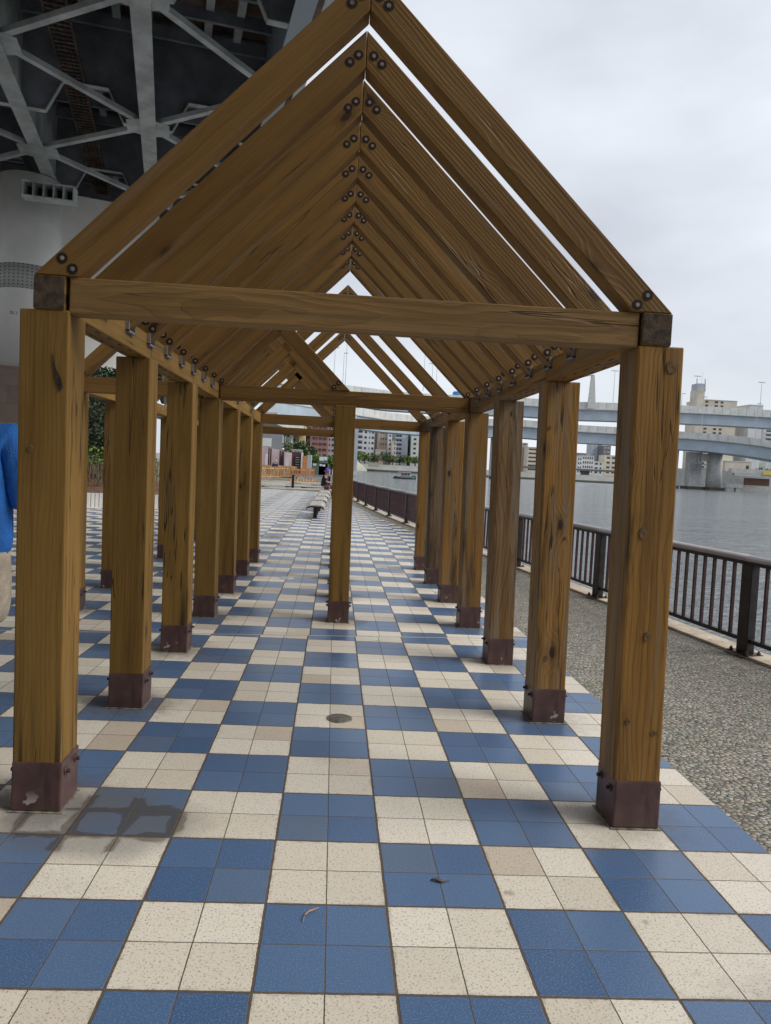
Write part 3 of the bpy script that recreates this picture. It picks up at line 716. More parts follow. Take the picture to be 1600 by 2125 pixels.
mb.mi = 1; mb.prism([c2 + bk, c3 + bk, c3 + bk + up, c2 + bk + up], Vector((0, .02, 0)))
mb.build('bearing_box', [M['steel_grey'], M['dark']], pier)
# number plate on the column
sc_ = at(27, 650, 22.3)
plate = MB(); w_, h_ = .36, .15
plate.box(sc_.x - .14, sc_.x + .30, sc_.y - .012, sc_.y + .012, sc_.z - .085, sc_.z + .085)
plt = mesh_top(plate, 'number_plate', M['white'], sc_, 'small white plate with dark characters on the round pier column', 'sign')
fc = bpy.data.curves.new('plate_text', 'FONT'); fc.body = '\u5411-1'; fc.size = .15; fc.extrude = .002; fc.align_y = 'CENTER'
fo = bpy.data.objects.new('plate_text', fc); col.objects.link(fo)
bpy.context.view_layer.update()
tm = bpy.data.meshes.new_from_object(fo.evaluated_get(bpy.context.evaluated_depsgraph_get()))
bpy.data.objects.remove(fo)
to = bpy.data.objects.new('lettering', tm); col.objects.link(to); to.parent = plt
to.location = (-.11, -.016, 0); to.rotation_euler = (R(90), 0, 0); tm.materials.clear(); tm.materials.append(M['black'])

# ================================================================== PLANTING AT THE LEFT
def leaves(mb, n, fn, size, jit=.6):
    for _ in range(n):
        c = Vector(fn()); s_ = size * random.uniform(1 - jit, 1 + jit)
        a = Vector((random.gauss(0, 1), random.gauss(0, 1), random.gauss(0, 1))).normalized(); b = a.orthogonal().normalized(); b.rotate(Matrix.Rotation(random.uniform(0, 6.28), 3, a))
        d = a.cross(b)
        mb.face([c - b * s_, c - d * s_ * .55, c + b * s_, c + d * s_ * .55])
wl0, wl1 = Vector((-26, 39.5, 0)) * U, Vector((-10.8, 46.0, 0)) * U
mb = MB(); L = (wl1 - wl0).length; nr = 64
for i in range(nr):
    a = wl0 + (wl1 - wl0) * (i / nr); b = wl0 + (wl1 - wl0) * ((i + .86) / nr)
    mb.obox(a + Vector((0, 0, .19)), b + Vector((0, 0, .19)), .10, .38)
mb.obox(wl0 + Vector((0, .06, .18)), wl1 + Vector((0, .06, .18)), .08, .36)
mesh_top(mb, 'planter_wall', plain('planter_white', (0.62, 0.61, 0.58), 0.7, 0, .1, 2), wl0, 'low white ribbed planter wall behind the left posts', 'wall')
mb = MB(); dr = (wl1 - wl0).normalized(); pr_ = Vector((-dr.y, dr.x, 0))
rows_ = []
for j in range(7):
    rows_.append([wl0 + (wl1 - wl0) * (i / 24) + pr_ * (.12 + j * 1.1) + Vector((0, 0, .33 + .12 * j + random.uniform(-.03, .05))) for i in range(25)])
for ra, rb in zip(rows_, rows_[1:]):
    for i in range(24): mb.face([ra[i], ra[i + 1], rb[i + 1], rb[i]])
mesh_top(mb, 'planting_soil', M['soil'], (0, 0, 0), kind='structure')
mb = MB()
for _ in range(900):
    q = wl0 + (wl1 - wl0) * random.random() + pr_ * random.uniform(1.2, 5.5); z0 = .35 + (q - wl0).dot(pr_) * .11
    h_ = random.uniform(.3, .75); tp = q + Vector((random.gauss(0, .12), random.gauss(0, .12), z0 + h_))
    mb.obox(Vector((q.x, q.y, z0 - .05)), tp, .012, .012)
mesh_top(mb, 'dry_stems', M['stem'], (0, 0, 0), 'dry brown stems standing on the reddish soil behind the planter wall', 'dry plants', None, 'stuff')
# ivy covered column
iv0 = at(180, 960, 22.0); ivt = at(232, 775, 22.0)
ivy = empty('ivy_column', (iv0.x + .5, 22.0, 0), 'tall dense green ivy climbing beside the pale pier, seen between the first two left posts', 'climbing plant')
mb = MB(); mb.tube((iv0.x + .55, 22.0, 0), (iv0.x + .5, 22, ivt.z - .3), .12, .05); mb.build('trunk', M['bark'], ivy)
mb = MB()
def ivp():
    t = random.random(); z = .95 + t * (ivt.z - .8); a = random.uniform(0, 6.28); r = (.85 - .28 * t + .12 * math.sin(z * 3)) * random.uniform(.75, 1.08)
    return (iv0.x + .45 + r * math.cos(a), 22 + r * math.sin(a) * .7, z)
leaves(mb, 9000, ivp, .055); mb.build('foliage', M['ivy'], ivy)
mb = MB(); g0 = at(262, 960, 21)
leaves(mb, 1500, lambda: (iv0.x + random.gauss(.6, .9), 20.6 + random.gauss(0, .2), abs(random.gauss(1.0, .35))), .06)
mesh_top(mb, 'low_shrub', M['leaf_bright'], (iv0.x + .6, 20.6, .5), 'bright green low shrub at the foot of the ivy', 'shrub')

def tree(name, base, h, r, mat, label, n=1400, ls=.16, group=None, cr=.62, trunk=True):
    t = empty(name, base, label, 'tree', group)
    if trunk:
        mb = MB(); b = Vector(base); mb.tube(b, b + Vector((0, 0, h * .55)), r * .09, r * .05, 8)
        for i in range(5):
            a = i * 1.3; mb.tube(b + Vector((0, 0, h * (.3 + .05 * i))), b + Vector((math.cos(a) * r * .6, math.sin(a) * r * .6, h * .72)), r * .04, r * .015, 6)
        mb.build('trunk', M['bark'], t)
    cl = [(random.gauss(0, .42), random.gauss(0, .42), random.uniform(-.8, .8), random.uniform(.3, .5)) for _ in range(13)]
    def f():
        cx, cy, cz, rr = random.choice(cl); v = Vector((random.gauss(0, 1), random.gauss(0, 1), random.gauss(0, 1))).normalized() * rr * random.uniform(.6, 1.05)
        k = 1 - .35 * abs(cz)
        return (base[0] + (cx * k + v.x) * r, base[1] + (cy * k + v.y) * r, base[2] + h * (1 - cr / 2) + (cz * .7 + v.z) * h * cr * .5)
    mb = MB(); leaves(mb, n, f, ls); mb.build('crown', mat, t); return t

# ================================================================== FAR BUILDINGS
def window_mesh(w, h, mat, bal=False):
    mb = MB(); mb.box(0, w, -.05, .05, 0, h)
    return mb
M['glass'] = plain('window_glass', (0.05, 0.06, 0.075), 0.15, 0, .3, .3)
M['glass_lt'] = plain('window_glass_pale', (0.30, 0.33, 0.36), 0.25, 0, .2, .3)
def building(px0, px1, pyt, D, base, depth, mat, label, cols=(), floors=6, name='apartment_building', wfrac=.42, roof=None, balc=False, glass=None, skip=0, group='buildings across the water'):
    a = at(px0, pyt, D); b = at(px1, pyt + .05 * (px1 - px0), D)
    x0, x1, top = a.x, b.x, (a.z + b.z) / 2
    e = empty(name, ((x0 + x1) / 2, D, base), label, 'building', group)
    mb = MB(); mb.box(x0, x1, D, D + depth, base, top); mb.build('wall', mat, e)
    H = (top - base) / floors; W = x1 - x0; mesh = {}
    for c0, c1 in cols:
        proto = None
        for f in range(skip, floors):
            z = base + f * H + H * .32
            if proto is None:
                mb = MB(); mb.box(0, (c1 - c0) * W, -.12, .15, 0, H * wfrac)
                proto = mb.build('window', glass or M['glass'], e, Matrix.Translation((x0 + c0 * W, D, z)))
            else:
                w_ = proto.copy(); col.objects.link(w_); w_.location = Vector((x0 + c0 * W, D, z)) - Vector(e.location)
    if balc:
        for f in range(1, floors + (0 if balc == 1 else 0)):
            z = base + f * H
            mb = MB(); c0 = min(c[0] for c in cols) - .04; c1 = max(c[1] for c in cols) + .02
            mb.box(x0 + c0 * W, x0 + (c0 + (c1 - c0) * balc) * W, D - .9, D - .05, z - .12, z + H * .27); mb.build('balcony', mat, e)
    if roof:
        mb = MB(); mb.box(x0 + W * roof[0], x0 + W * roof[1], D + 1, D + depth - 1, top, top + roof[2]); mb.build('roof_box', roof[3] if len(roof) > 3 else mat, e)
    else:
        mb = MB(); mb.box(x0 - .2, x1 + .2, D - .25, D + depth + .2, top + .01, top + .5); mb.build('roof_edge', M['parapet'], e)
    return e
def pm(n, c): 
    M[n] = plain(n, c, 0.8, 0, .08, .15); return M[n]
bw = pm('render_white', (.62, .63, .64)); bb = pm('render_blue_grey', (.42, .46, .52)); bt = pm('render_tan', (.40, .32, .26)); bg = pm('render_grey', (.22, .215, .205))
bc = pm('render_cream', (.60, .54, .44)); br = pm('brick_red', (.34, .165, .145)); by = pm('render_yellow', (.66, .48, .22)); bp = pm('render_pale_green', (.56, .60, .56)); bn = pm('render_navy', (.12, .14, .19))
bpk = pm('render_pink', (.58, .46, .40))
GZ = 1.2
B = building
B(738, 778, 890, 500, GZ, 16, bw, 'white apartment block with six rows of dark balconies, right of the middle post', ((.10, .38), (.48, .60), (.72, .77), (.86, .97)), 7, balc=.36)
B(776, 790, 893, 530, GZ, 14, bg, 'narrow dark grey building behind the white balcony block')
B(786, 809, 893, 515, GZ, 16, bt, 'tan apartment tower with few small windows and a blue roof strip', ((.22, .32), (.42, .52), (.64, .74)), 7, wfrac=.3, skip=4, roof=(.3, .8, 3, plain('blue_roof', (.05, .25, .5), .5)))
B(780, 800, 934, 497, GZ, 10, bpk, 'low pale pink house in front of the tan tower', ((.5, .72),), 2, name='house', skip=1)
B(806, 814, 900, 508, GZ, 14, bw, 'thin white strip tower beside the tan one', ((.3, .75),), 8)
B(814, 823, 916, 500, GZ, 10, bc, 'slim cream tower lower than its neighbours', ((.55, .75),), 6)
B(812, 826, 890, 545, GZ, 16, pm('slate', (.24, .26, .30)), 'slate grey tower rising behind the slim cream one', ((.5, .9),), 9)
B(822, 848, 891, 520, GZ, 16, bb, 'blue grey apartment block with dark stacked balconies on its left half', ((.02, .25), (.28, .50)), 9, balc=1.0)
B(846, 853, 893, 530, GZ, 14, bn, 'narrow dark glass building between two pale blocks', ((.2, .8),), 5, wfrac=.6)
B(855, 900, 897, 515, GZ, 16, bp, 'pale greenish block with a column of dark windows', ((.10, .22), (.42, .6)), 8)
# left of the middle post
B(588, 606, 880, 190, 0, 14, bw, 'white building behind the pale green tree', ((.5, .75),), 6, group='buildings behind the boatyard')
B(604, 634, 880, 200, 0, 14, bc, 'cream and yellow building above the round dark tree', ((.15, .35), (.55, .75)), 7, group='buildings behind the boatyard', wfrac=.35)
B(622, 634, 882, 198, 0, 3, by, 'yellow painted wing of the building above the round tree', (), 7, name='wing_building', group='buildings behind the boatyard')
B(634, 648, 872, 210, 0, 14, bw, 'white block with rounded balconies left of the red brick one', ((.55, .95),), 7, group='buildings behind the boatyard', balc=1.0)
B(646, 684, 868, 205, 0, 16, br, 'red brick apartment building with rows of dark windows', ((.12, .26), (.30, .38), (.46, .62), (.68, .9)), 9, group='buildings behind the boatyard', glass=M['glass'])
B(681, 745, 872, 215, 0, 16, bb, 'white and blue striped apartment block partly behind the middle post', ((.05, .10), (.16, .25)), 9, group='buildings behind the boatyard', glass=M['glass'])
# right, under the viaducts
RG = 'buildings under the viaducts'
B(1078, 1096, 919, 900, GZ, 20, pm('taupe', (.38, .33, .29)), 'taupe tower with balconies seen between the second and third right posts', ((.1, .35), (.5, .8)), 11, group=RG)
B(1096, 1115, 928, 880, GZ, 20, bc, 'cream office with white window bands left of the second right post', ((.1, .95),), 7, group=RG)
B(1198, 1209, 948, 840, GZ, 20, bw, 'small white building cut by the post edge', ((.2, .4), (.6, .8)), 5, group=RG)
B(1208, 1233, 946, 850, GZ, 20, bw, 'white five storey office with a neat grid of square windows', ((.10, .20), (.28, .38), (.46, .56), (.64, .74), (.82, .92)), 5, group=RG, wfrac=.5)
B(1228, 1241, 921, 1000, GZ, 20, bb, 'pale blue blank tower with a dark side', ((.4, .5),), 9, group=RG, wfrac=.2)
B(1240, 1250, 923, 1010, GZ, 20, bn, 'dark slab attached to the pale blue tower', ((.2, .8),), 9, group=RG, glass=M['glass_lt'])
B(1233, 1253, 958, 860, GZ, 20, bp, 'low grey green block beside the white grid office', ((.1, .4), (.6, .8)), 4, group=RG)
B(1252, 1268, 925, 980, GZ, 20, pm('charcoal', (.16, .16, .17)), 'charcoal building with pale window bands', ((.1, .4), (.5, .9)), 8, group=RG, glass=M['glass_lt'])
B(1255, 1300, 945, 870, GZ, 20, bc, 'beige block directly left of the nearest right post', ((.1, .25), (.35, .5)), 5, group=RG)
B(1196, 1220, 940, 1100, GZ, 20, bg, 'grey roofs far behind the white office', (), 4, group=RG)
B(1462, 1530, 830, 480, GZ, 25, bc, 'cream flat roofed building rising above the upper viaduct', ((.03, .12), (.32, .42), (.5, .58)), 22, group=RG, wfrac=.5)
B(1448, 1463, 809, 475, GZ, 10, bc, 'cream stair tower with grey cylinder cap and antennas', (), 16, group=RG, name='tower_building', roof=(.0, 1.0, 4.5, bb))
B(1556, 1584, 841, 478, GZ, 20, bw, 'small white rooftop block at the right above the viaduct', (), 10, group=RG)
B(1548, 1588, 880, 600, GZ, 20, bn, 'dark blue grey building between the two viaduct decks', ((.55, .7),), 14, group=RG, glass=M['black'])
B(1585, 1640, 890, 590, GZ, 20, bw, 'white apartment block with balconies at the right edge', ((.1, .9),), 14, group=RG, balc=1.0)
B(1505, 1560, 957, 470, GZ, 15, bc, 'low cream hall behind the round viaduct pier', ((.8, .9),), 2, group=RG, skip=1)
B(1555, 1610, 950, 520, GZ, 15, pm('rose', (.45, .27, .24)), 'rose brown houses on the far bank', ((.2, .3), (.6, .7)), 3, group=RG)
B(1590, 1660, 955, 480, GZ, 15, bp, 'pale hall at the far right above the bank', (), 2, group=RG)
mb = MB(); a_ = at(1456, 800, 480); mb.tube(a_, at(1458, 772, 480), .12, .05, 6)
mesh_top(mb, 'antenna_mast', M['concrete'], a_, 'thin tall antenna above the grey capped tower', 'antenna')
for q, lb in ((1446, 'left dark aerial of the grey capped tower'), (1463, 'right dark aerial of the grey capped tower')):
    mb = MB(); a_ = at(q, 812, 474); mb.tube(a_, at(q + .5, 786, 474), .35, .25, 6)
    mesh_top(mb, 'aerial', M['steel_dark'], a_, lb, 'antenna')
mb = MB(); wt = at(935, 812, 420); wb = at(950, 830, 420)   # blue tank
mb.loft([[(wt.x + 4.6 + 3.3 * k * math.cos(i * .5236), 420 + 3.3 * k * math.sin(i * .5236), z) for i in range(12)] for k, z in ((1, wb.z - 30), (1, wt.z - .6), (.85, wt.z), (.1, wt.z + .3))])
mesh_top(mb, 'blue_tank', plain('tank_blue', (.03, .25, .55), .4), (wt.x + 4, 420, wb.z), 'bright blue round tank top peeking above the tie beam', 'tank')

# ================================================================== VIADUCTS
def viaduct(label, path, pw, gh, z_par, width, group='viaducts over the river'):
    """path: (px, py of parapet top, Y); parapet height pw, girder height gh (metres)"""
    pts = [at(px, py, Y) for px, py, Y in path]
    e = empty('viaduct', pts[0], label, 'viaduct', group)
    def strip(name, z0, z1, off0, off1, mat):
        mb = MB(); rings = []
        for i, p in enumerate(pts):
            rings.append([(p.x, p.y + off0, p.z - z0), (p.x, p.y + off1, p.z - z0), (p.x, p.y + off1, p.z - z1), (p.x, p.y + off0, p.z - z1)])
        mb.loft(rings, smooth=False); return mb.build(name, mat, e)
    strip('parapet', 0, pw, 0, .4, M['parapet']); strip('parapet', -.01, pw, width, width + .4, M['parapet'])
    strip('deck', pw, pw + .5, -.1, width + .6, M['concrete'])
    strip('girder', pw + .5, pw + .5 + gh, 1.2, width - 1.0, M['blue_girder'])
    mb = MB()
    for a, b in zip(pts, pts[1:]):
        n = max(1, int((b - a).length / 4.2))
        for i in range(n):
            q = a.lerp(b, i / n); mb.box(q.x - .06, q.x + .06, q.y - .06, q.y, q.z - pw + .1, q.z - .05)
    mb.build('panel_joints', M['glass_lt'], e)
    return e
viaduct('upper pale blue viaduct with light parapet crossing behind all the right posts', [(560, 772, 300), (640, 788, 330), (735, 801, 350), (811, 811, 360), (900, 818, 370), (1000, 822, 375), (1090, 826, 380), (1208, 834, 380), (1276, 836, 380), (1414, 841, 380), (1500, 845, 380), (1600, 851, 380), (1750, 862, 375)], 3.6, 5.6, 0, 12)
viaduct('lower pale blue viaduct curving below the upper one, ending in a rounded wide deck', [(540, 800, 190), (569, 806, 200), (666, 828, 250), (743, 845, 300), (800, 855, 320), (866, 863, 340), (980, 868, 350), (1090, 871.5, 356), (1205, 882, 356), (1276, 886, 356), (1407, 895, 350), (1470, 899, 345), (1532, 905, 340), (1580, 911, 335), (1640, 921, 330)], 3.0, 5.4, 0, 14)
PG = 'viaduct piers standing in the river'
def vpier(x0, x1, yt, D, label, rnd, depth=5):
    a = at(x0, yt, D); b = at(x1, yt, D); r = (b.x - a.x) / 2; cx = (a.x + b.x) / 2
    e = empty('viaduct_pier', (cx, D + r, WZ), label, 'bridge pier', PG)
    mb = MB()
    if rnd: mb.tube((cx, D + r, WZ + 1), (cx, D + r, a.z), r, r, 32)
    else: mb.box(a.x, b.x, D, D + depth, WZ + 1, a.z)
    mb.build('shaft', M['concrete'], e)
    mb = MB(); mb.box(cx - r * 1.25, cx + r * 1.25, D - 1.5, D + 2 * r + 1.5, WZ - 1, WZ + 1.5); mb.build('footing', pm('wet_footing', (.09, .08, .065)), e)
vpier(1478, 1508, 940, 352, 'round pale pier under the lower viaduct, rightmost in the water', True)
vpier(1434, 1458, 938, 356, 'square pale pier left of the round one with dark scaffold', False)
vpier(1400, 1410, 930, 356, 'narrow pier cut by the edge of the nearest right post', False)
vpier(1023, 1030, 905, 356, 'slim pier seen beside the fourth right post', False)
mb = MB(); q0 = at(1458, 941, 354); q1 = at(1482, 958, 354); mb.box(q0.x, q1.x, 355, 358, q1.z, q0.z)
mesh_top(mb, 'pier_crossbeam', M['concrete'], q0, 'grey crossbeam joining the square and the round pier', 'beam')
mb = MB(); q0 = at(1438, 962, 352); q1 = at(1468, 974, 352)
for i in range(9):
    x = q0.x + (q1.x - q0.x) * i / 8; mb.tube((x, 352, q1.z), (x, 352, q0.z), .12, None, 5)
for z in (q0.z, q1.z): mb.box(q0.x, q1.x, 351.5, 354, z - .15, z + .15)
mb.box(q0.x + 2, q0.x + 2.4, 352, 352.5, q1.z, q0.z + 5)
mesh_top(mb, 'pier_platform', M['steel_dark'], q0, 'dark steel inspection platform clinging to the square pier', 'platform')
# far bank, walls
def slab(name, px0, py0, px1, py1, D, depth, mat, label=None, cat=None, kind=None, zb=None, group=None):
    a = at(px0, py0, D); b = at(px1, py1, D)
    z1 = max(a.z, at(px1, py0, D).z) if False else at((px0 + px1) / 2, py0, D).z
    z0 = zb if zb is not None else at((px0 + px1) / 2, py1, D).z
    mb = MB(); mb.box(a.x, b.x, D, D + depth, z0, z1)
    return mesh_top(mb, name, mat, ((a.x + b.x) / 2, D, z0), label, cat, group, kind)
mb = MB(); mb.box(-2500, 2800, 478, 492, WZ - 2, .3); mb.box(-2500, 2800, 484, 494, .3, 3.6)
mesh_top(mb, 'far_quay', pm('far_quay_wall', (.48, .48, .45)), (0, 478, 0), kind='structure')
mb = MB(); mb.box(-2500, 2800, 477.5, 478, WZ - 2, -.1); mesh_top(mb, 'far_waterline', pm('tide_mark', (.10, .105, .085)), (0, 477, 0), kind='structure')
slab('wall_or_sky_block', 764, 960, 786, 969, 476, 1, pm('stained_wall', (.42, .39, .32)), 'stained beige wall section on the far bank beside the boulders', 'wall')
slab('river_wall', 1405, 979, 1690, 1012, 400, 2, M['concrete'], 'pale flood wall on the far bank behind the viaduct piers', 'wall', zb=WZ)
slab('rusty_sluice', 1548, 993, 1596, 1008, 388, 2, pm('rust_panel', (.17, .085, .06)), 'rusty brown sluice panel under the grey gantry on the far bank', 'sluice gate')
slab('gantry', 1525, 985, 1640, 990, 385, 3, M['steel_grey'], 'grey horizontal gantry over the rusty panel', 'gantry')
slab('gantry', 1518, 975, 1640, 984, 386, 3, M['concrete'], 'upper grey concrete gantry with the yellow sign at its right end', 'gantry')
slab('yellow_sign', 1584, 979, 1612, 986, 384.5, .3, plain('sign_yellow', (.75, .5, .08), .5), 'small yellow and red sign board on the far gantry at the right edge', 'sign')
mb = MB(); a_ = at(1510, 998, 345)
for k in (0, 4.6):
    mb.box(a_.x + k, a_.x + k + 1.8, 345, 347, WZ - .5, .5)
mb.box(a_.x - .6, a_.x + 7.4, 344.6, 347.4, .5, 2.4)
mesh_top(mb, 'mooring_dolphin', M['concrete'], a_, 'small concrete mooring block on stubby legs right of the round pier', 'mooring')
# distant low bridge
mb = MB()
a_, b_ = at(1060, 968, 620), at(1420, 985, 560)
mb.obox(a_, b_, 8, 1.6)
br_ = mesh_top(mb, 'low_bridge', pm('bridge_dark', (.20, .20, .22)), a_, 'distant low grey river bridge with shallow arches under the viaducts', 'bridge')
mb = MB()
for t in (.02, .3, .45, .75):
    q = a_.lerp(b_, t); mb.box(q.x - 3, q.x + 3, q.y - 2, q.y + 2, WZ - 1, q.z)
mb.build('bridge_piers', pm('bridge_pier_dark', (.12, .12, .125)), br_)
# pylon
p0, p1 = at(1229, 848, 378), at(1231, 778, 378)
py = empty('cable_pylon', p0, 'pale tapered leaning mast with short arm standing on the upper viaduct', 'mast')
mb = MB(); mb.loft([[(p0.x - 2.6, 378, p0.z), (p0.x + 1.9, 378, p0.z), (p0.x + 1.9, 379, p0.z), (p0.x - 2.6, 379, p0.z)], [(p1.x - .8, 378, p1.z), (p1.x + .9, 378, p1.z), (p1.x + .9, 379, p1.z), (p1.x - .8, 379, p1.z)]], smooth=False); mb.build('mast', M['concrete'], py)
mb = MB(); mb.tube(p1, at(1204, 783, 378), .3, .2, 6); mb.build('arm', M['concrete'], py)
LG = 'street lamps on the viaducts'
def lamp(px, pyt, pyb, D, label, two=True, k=1.0):
    a = at(px, pyb, D); b = at(px + (pyb - pyt) * .05, pyt, D)
    e = empty('street_lamp', a, label, 'street lamp', LG)
    mb = MB(); mb.tube(a, (a.x, D, b.z), .16 * k, .09 * k, 6); mb.build('pole', M['steel_grey'], e)
    mb = MB(); mb.box(a.x - (1.9 * k if two else 0), a.x + 1.9 * k, D - .2, D + .2, b.z - .05, b.z + .3 * k); mb.build('lamp_head', M['steel_grey'], e)
for px, t, b, D, lb, tw in ((1443, 781, 845, 383, 'twin headed lamp just left of the grey capped tower', 1), (1577, 794, 848, 383, 'twin headed lamp at the far right above the upper viaduct', 1), (1272, 770, 837, 383, 'tall lamp left of the nearest right post', 1), (1414, 817, 842, 400, 'short lamp right of the nearest right post', 0),
                            (1455, 824, 898, 350, 'slim lamp rising from the lower deck in front of the cream tower', 0), (1568, 838, 908, 338, 'slim lamp rising from the lower deck at the right', 0),
                            (878, 735, 812, 365, 'tallest lamp in the gaps between the far rafters', 0), (895, 755, 818, 372, 'middle of the three lamps seen between the rafters', 1), (904, 758, 819, 374, 'right of the three lamps seen between the rafters', 0),
                            (692, 722, 800, 345, 'left thin pole inside the white roof triangle', 0), (711, 733, 803, 348, 'lamp with short head inside the white roof triangle', 0), (716, 690, 803, 350, 'tallest pole inside the white roof triangle', 0)):
    lamp(px, t, b, D, lb, tw)
# trees on the far bank
TG = 'trees on the far bank'
for px, r, h, mt, lb in ((745, 5, 9, 'leaf_bright', 'bright green tree on the far bank beside the middle post'), (757, 5, 8, 'leaf_bright', 'second bright green tree on the far bank'), (770, 5, 8, 'leaf', 'dull green tree below the white balcony block'), (783, 4, 8, 'leaf_pale', 'pale green tree below the pink house'), (797, 5, 10, 'leaf', 'dark tree, largest on the far bank'),
                         (806, 4, 8, 'leaf', 'dark green tree left of the boat canopy'), (815, 4, 8, 'leaf_pale', 'pale tree below the slim cream tower'), (830, 5, 8, 'leaf', 'green tree directly above the boat'), (847, 5, 7.5, 'leaf_bright', 'round bright bush right of the boat'), (862, 6, 8.5, 'leaf', 'dark bush beside the weathered right posts'), (1585, 7, 9, 'leaf', 'dark tree above the yellow sign'), (1545, 8, 10, 'leaf', 'green tree above the sluice panel'), (1560, 6, 8, 'leaf', 'smaller tree above the sluice panel')):
    b0 = at(px, 960, 487); tree('bank_tree', (b0.x, 488 if px < 1000 else 460, GZ + (2 if px < 1000 else 4)), h, r, M[mt], lb, 420, .55, TG, cr=.8)
# boulders by far bank
mb = MB(); a_ = at(737, 976, 470); b_ = at(762, 976, 470)
mb.loft([[(a_.x - 10, 470, WZ), (a_.x - 10, 485, WZ), (a_.x - 10, 485, 5.5), (a_.x - 10, 479, 5.0)], [(a_.x + 2, 470, WZ), (a_.x + 2, 485, WZ), (a_.x + 2, 485, 5.0), (a_.x + 2, 479, 4.2)], [(b_.x, 471, WZ), (b_.x, 485, WZ), (b_.x, 485, .4), (b_.x, 480, .2)]], smooth=False)
mesh_top(mb, 'rock_bank', pm('rock_fill', (.38, .37, .31)), a_, kind='structure')

# ================================================================== BOAT
bo = at(842, 990, 200); bo.z = WZ
boat = empty('river_boat', bo, 'small dark green workboat with pale cabin and flat canopy crossing the river', 'boat')
def bp_(x, y, z): return (bo.x + x, bo.y + y, WZ + z)
mb = MB(); sec = [(-3.0, .55, .75), (-2.2, .95, .6), (0, 1.05, .5), (1.8, .9, .6), (2.9, .3, .85)]
mb.loft([[bp_(x, -w, h), bp_(x, -w * .7, -.2), bp_(x, w * .7, -.2), bp_(x, w, h)] for x, w, h in sec]); mb.build('hull', plain('hull_green', (.012, .055, .048), .4), boat)
mb = MB(); mb.box(bo.x - 1.3, bo.x + 1.1, bo.y - .8, bo.y + .8, WZ + .55, WZ + 1.75); cb = mb.build('cabin', pm('cabin_grey', (.30, .33, .32)), boat)
for k in range(3):
    mb = MB(); mb.box(bo.x - 1.05 + k * .75, bo.x - .6 + k * .75, bo.y - .84, bo.y - .78, WZ + 1.1, WZ + 1.6); mb.build('cabin_window', M['black'], cb)
mb = MB(); mb.box(bo.x - 2.2, bo.x + 1.4, bo.y - 1, bo.y + 1, WZ + 1.78, WZ + 1.95); mb.build('canopy', M['concrete'], boat)
mb = MB(); mb.box(bo.x - 1.6, bo.x + 1.7, bo.y - 1.08, bo.y - .9, WZ + .35, WZ + .75); mb.build('rubbing_band', pm('mauve_band', (.22, .17, .19)), boat)
mb = MB(); mb.tube(bp_(-3.0, -.3, .1), bp_(-3.0, .5, .1), .55, None, 14); mb.build('fender_wheel', M['black'], boat)
mb = MB(); mb.box(bo.x + 1.7, bo.x + 2.8, bo.y - .6, bo.y + .6, WZ + .6, WZ + 1.05); mb.build('bow_locker', plain('hull_green_bright', (.02, .13, .10), .4), boat)

# ================================================================== MIDDLE DISTANCE LEFT
M['orange'] = plain('orange_timber', (.52, .24, .10), .7, 0, .2, 2)
M['pine'] = plain('pale_pine', (.58, .36, .18), .7, 0, .2, 2)
M['mauve'] = plain('mauve_hoarding', (.30, .235, .25), .7, 0, .12, .4)
def picket(px0, px1, pyt, pyb, D0, D1, label, mat, n, group='timber picket fences'):
    a = at(px0, pyb, D0); b = at(px1, pyb, D1); ta = at(px0, pyt, D0).z; h = ta - a.z
    e = empty('picket_fence', a, label, 'fence', group); d = b - a
    for f in (.12, .82):
        mb = MB(); mb.obox(a + Vector((0, 0, h * f)), b + Vector((0, 0, h * f)), .05, .09); mb.build('rail', mat, e)
    mb = MB()
    for i in range(n):
        q = a + d * (i / (n - 1)); mb.box(q.x - .085, q.x + .085, q.y - .07, q.y - .03, q.z, q.z + h * (1 if i % 8 else 1.12))
    mb.build('pickets', mat, e)
    return e
picket(536, 602, 967, 992, 58, 62, 'orange timber picket fence, longest stretch on the left', M['pine'], 14)
picket(602, 650, 972, 990, 60, 62, 'reddish orange picket fence right of the long stretch', M['orange'], 10)
picket(600, 656, 994, 1008, 48, 50, 'low pale picket row behind the dark handrail', M['pine'], 10)
a = at(530, 963.5, 66); b = at(616, 966, 66)
e = empty('board_fence', (a.x, 66, 0), 'rear pale board rail behind the standing distant person', 'fence')
mb = MB(); mb.box(a.x, b.x, 66, 66.1, a.z - .42, a.z); mb.build('boards', M['pine'], e)
for i in range(6):
    x = a.x + (b.x - a.x) * i / 5; mb = MB(); mb.box(x - .06, x + .06, 66.1, 66.2, 0, a.z); mb.build('fence_post', M['bark'], e)
# stone terrace
mb = MB(); rnds = random.Random(3)
for i in range(34):
    px = rnds.uniform(530, 650); D = rnds.uniform(36.9, 47); q = at(px, 1000, D)
    w_ = rnds.uniform(.5, 1.6); hh = rnds.uniform(.03, .10) + (D - 37) * .012
    x = q.x; mb.box(x - w_, x + w_, D, D + rnds.uniform(.4, .9), -.02, hh)
mb.bevel(.02, 1)
mesh_top(mb, 'stone_slabs', pm('slab_stone', (.40, .38, .33)), (0, 40, 0), kind='structure')
slab('timber_retaining_wall', 585, 1005, 655, 1012, 46.5, .3, pm('dark_boards', (.10, .085, .07)), 'low dark board wall under the pale picket row', 'wall', zb=0)
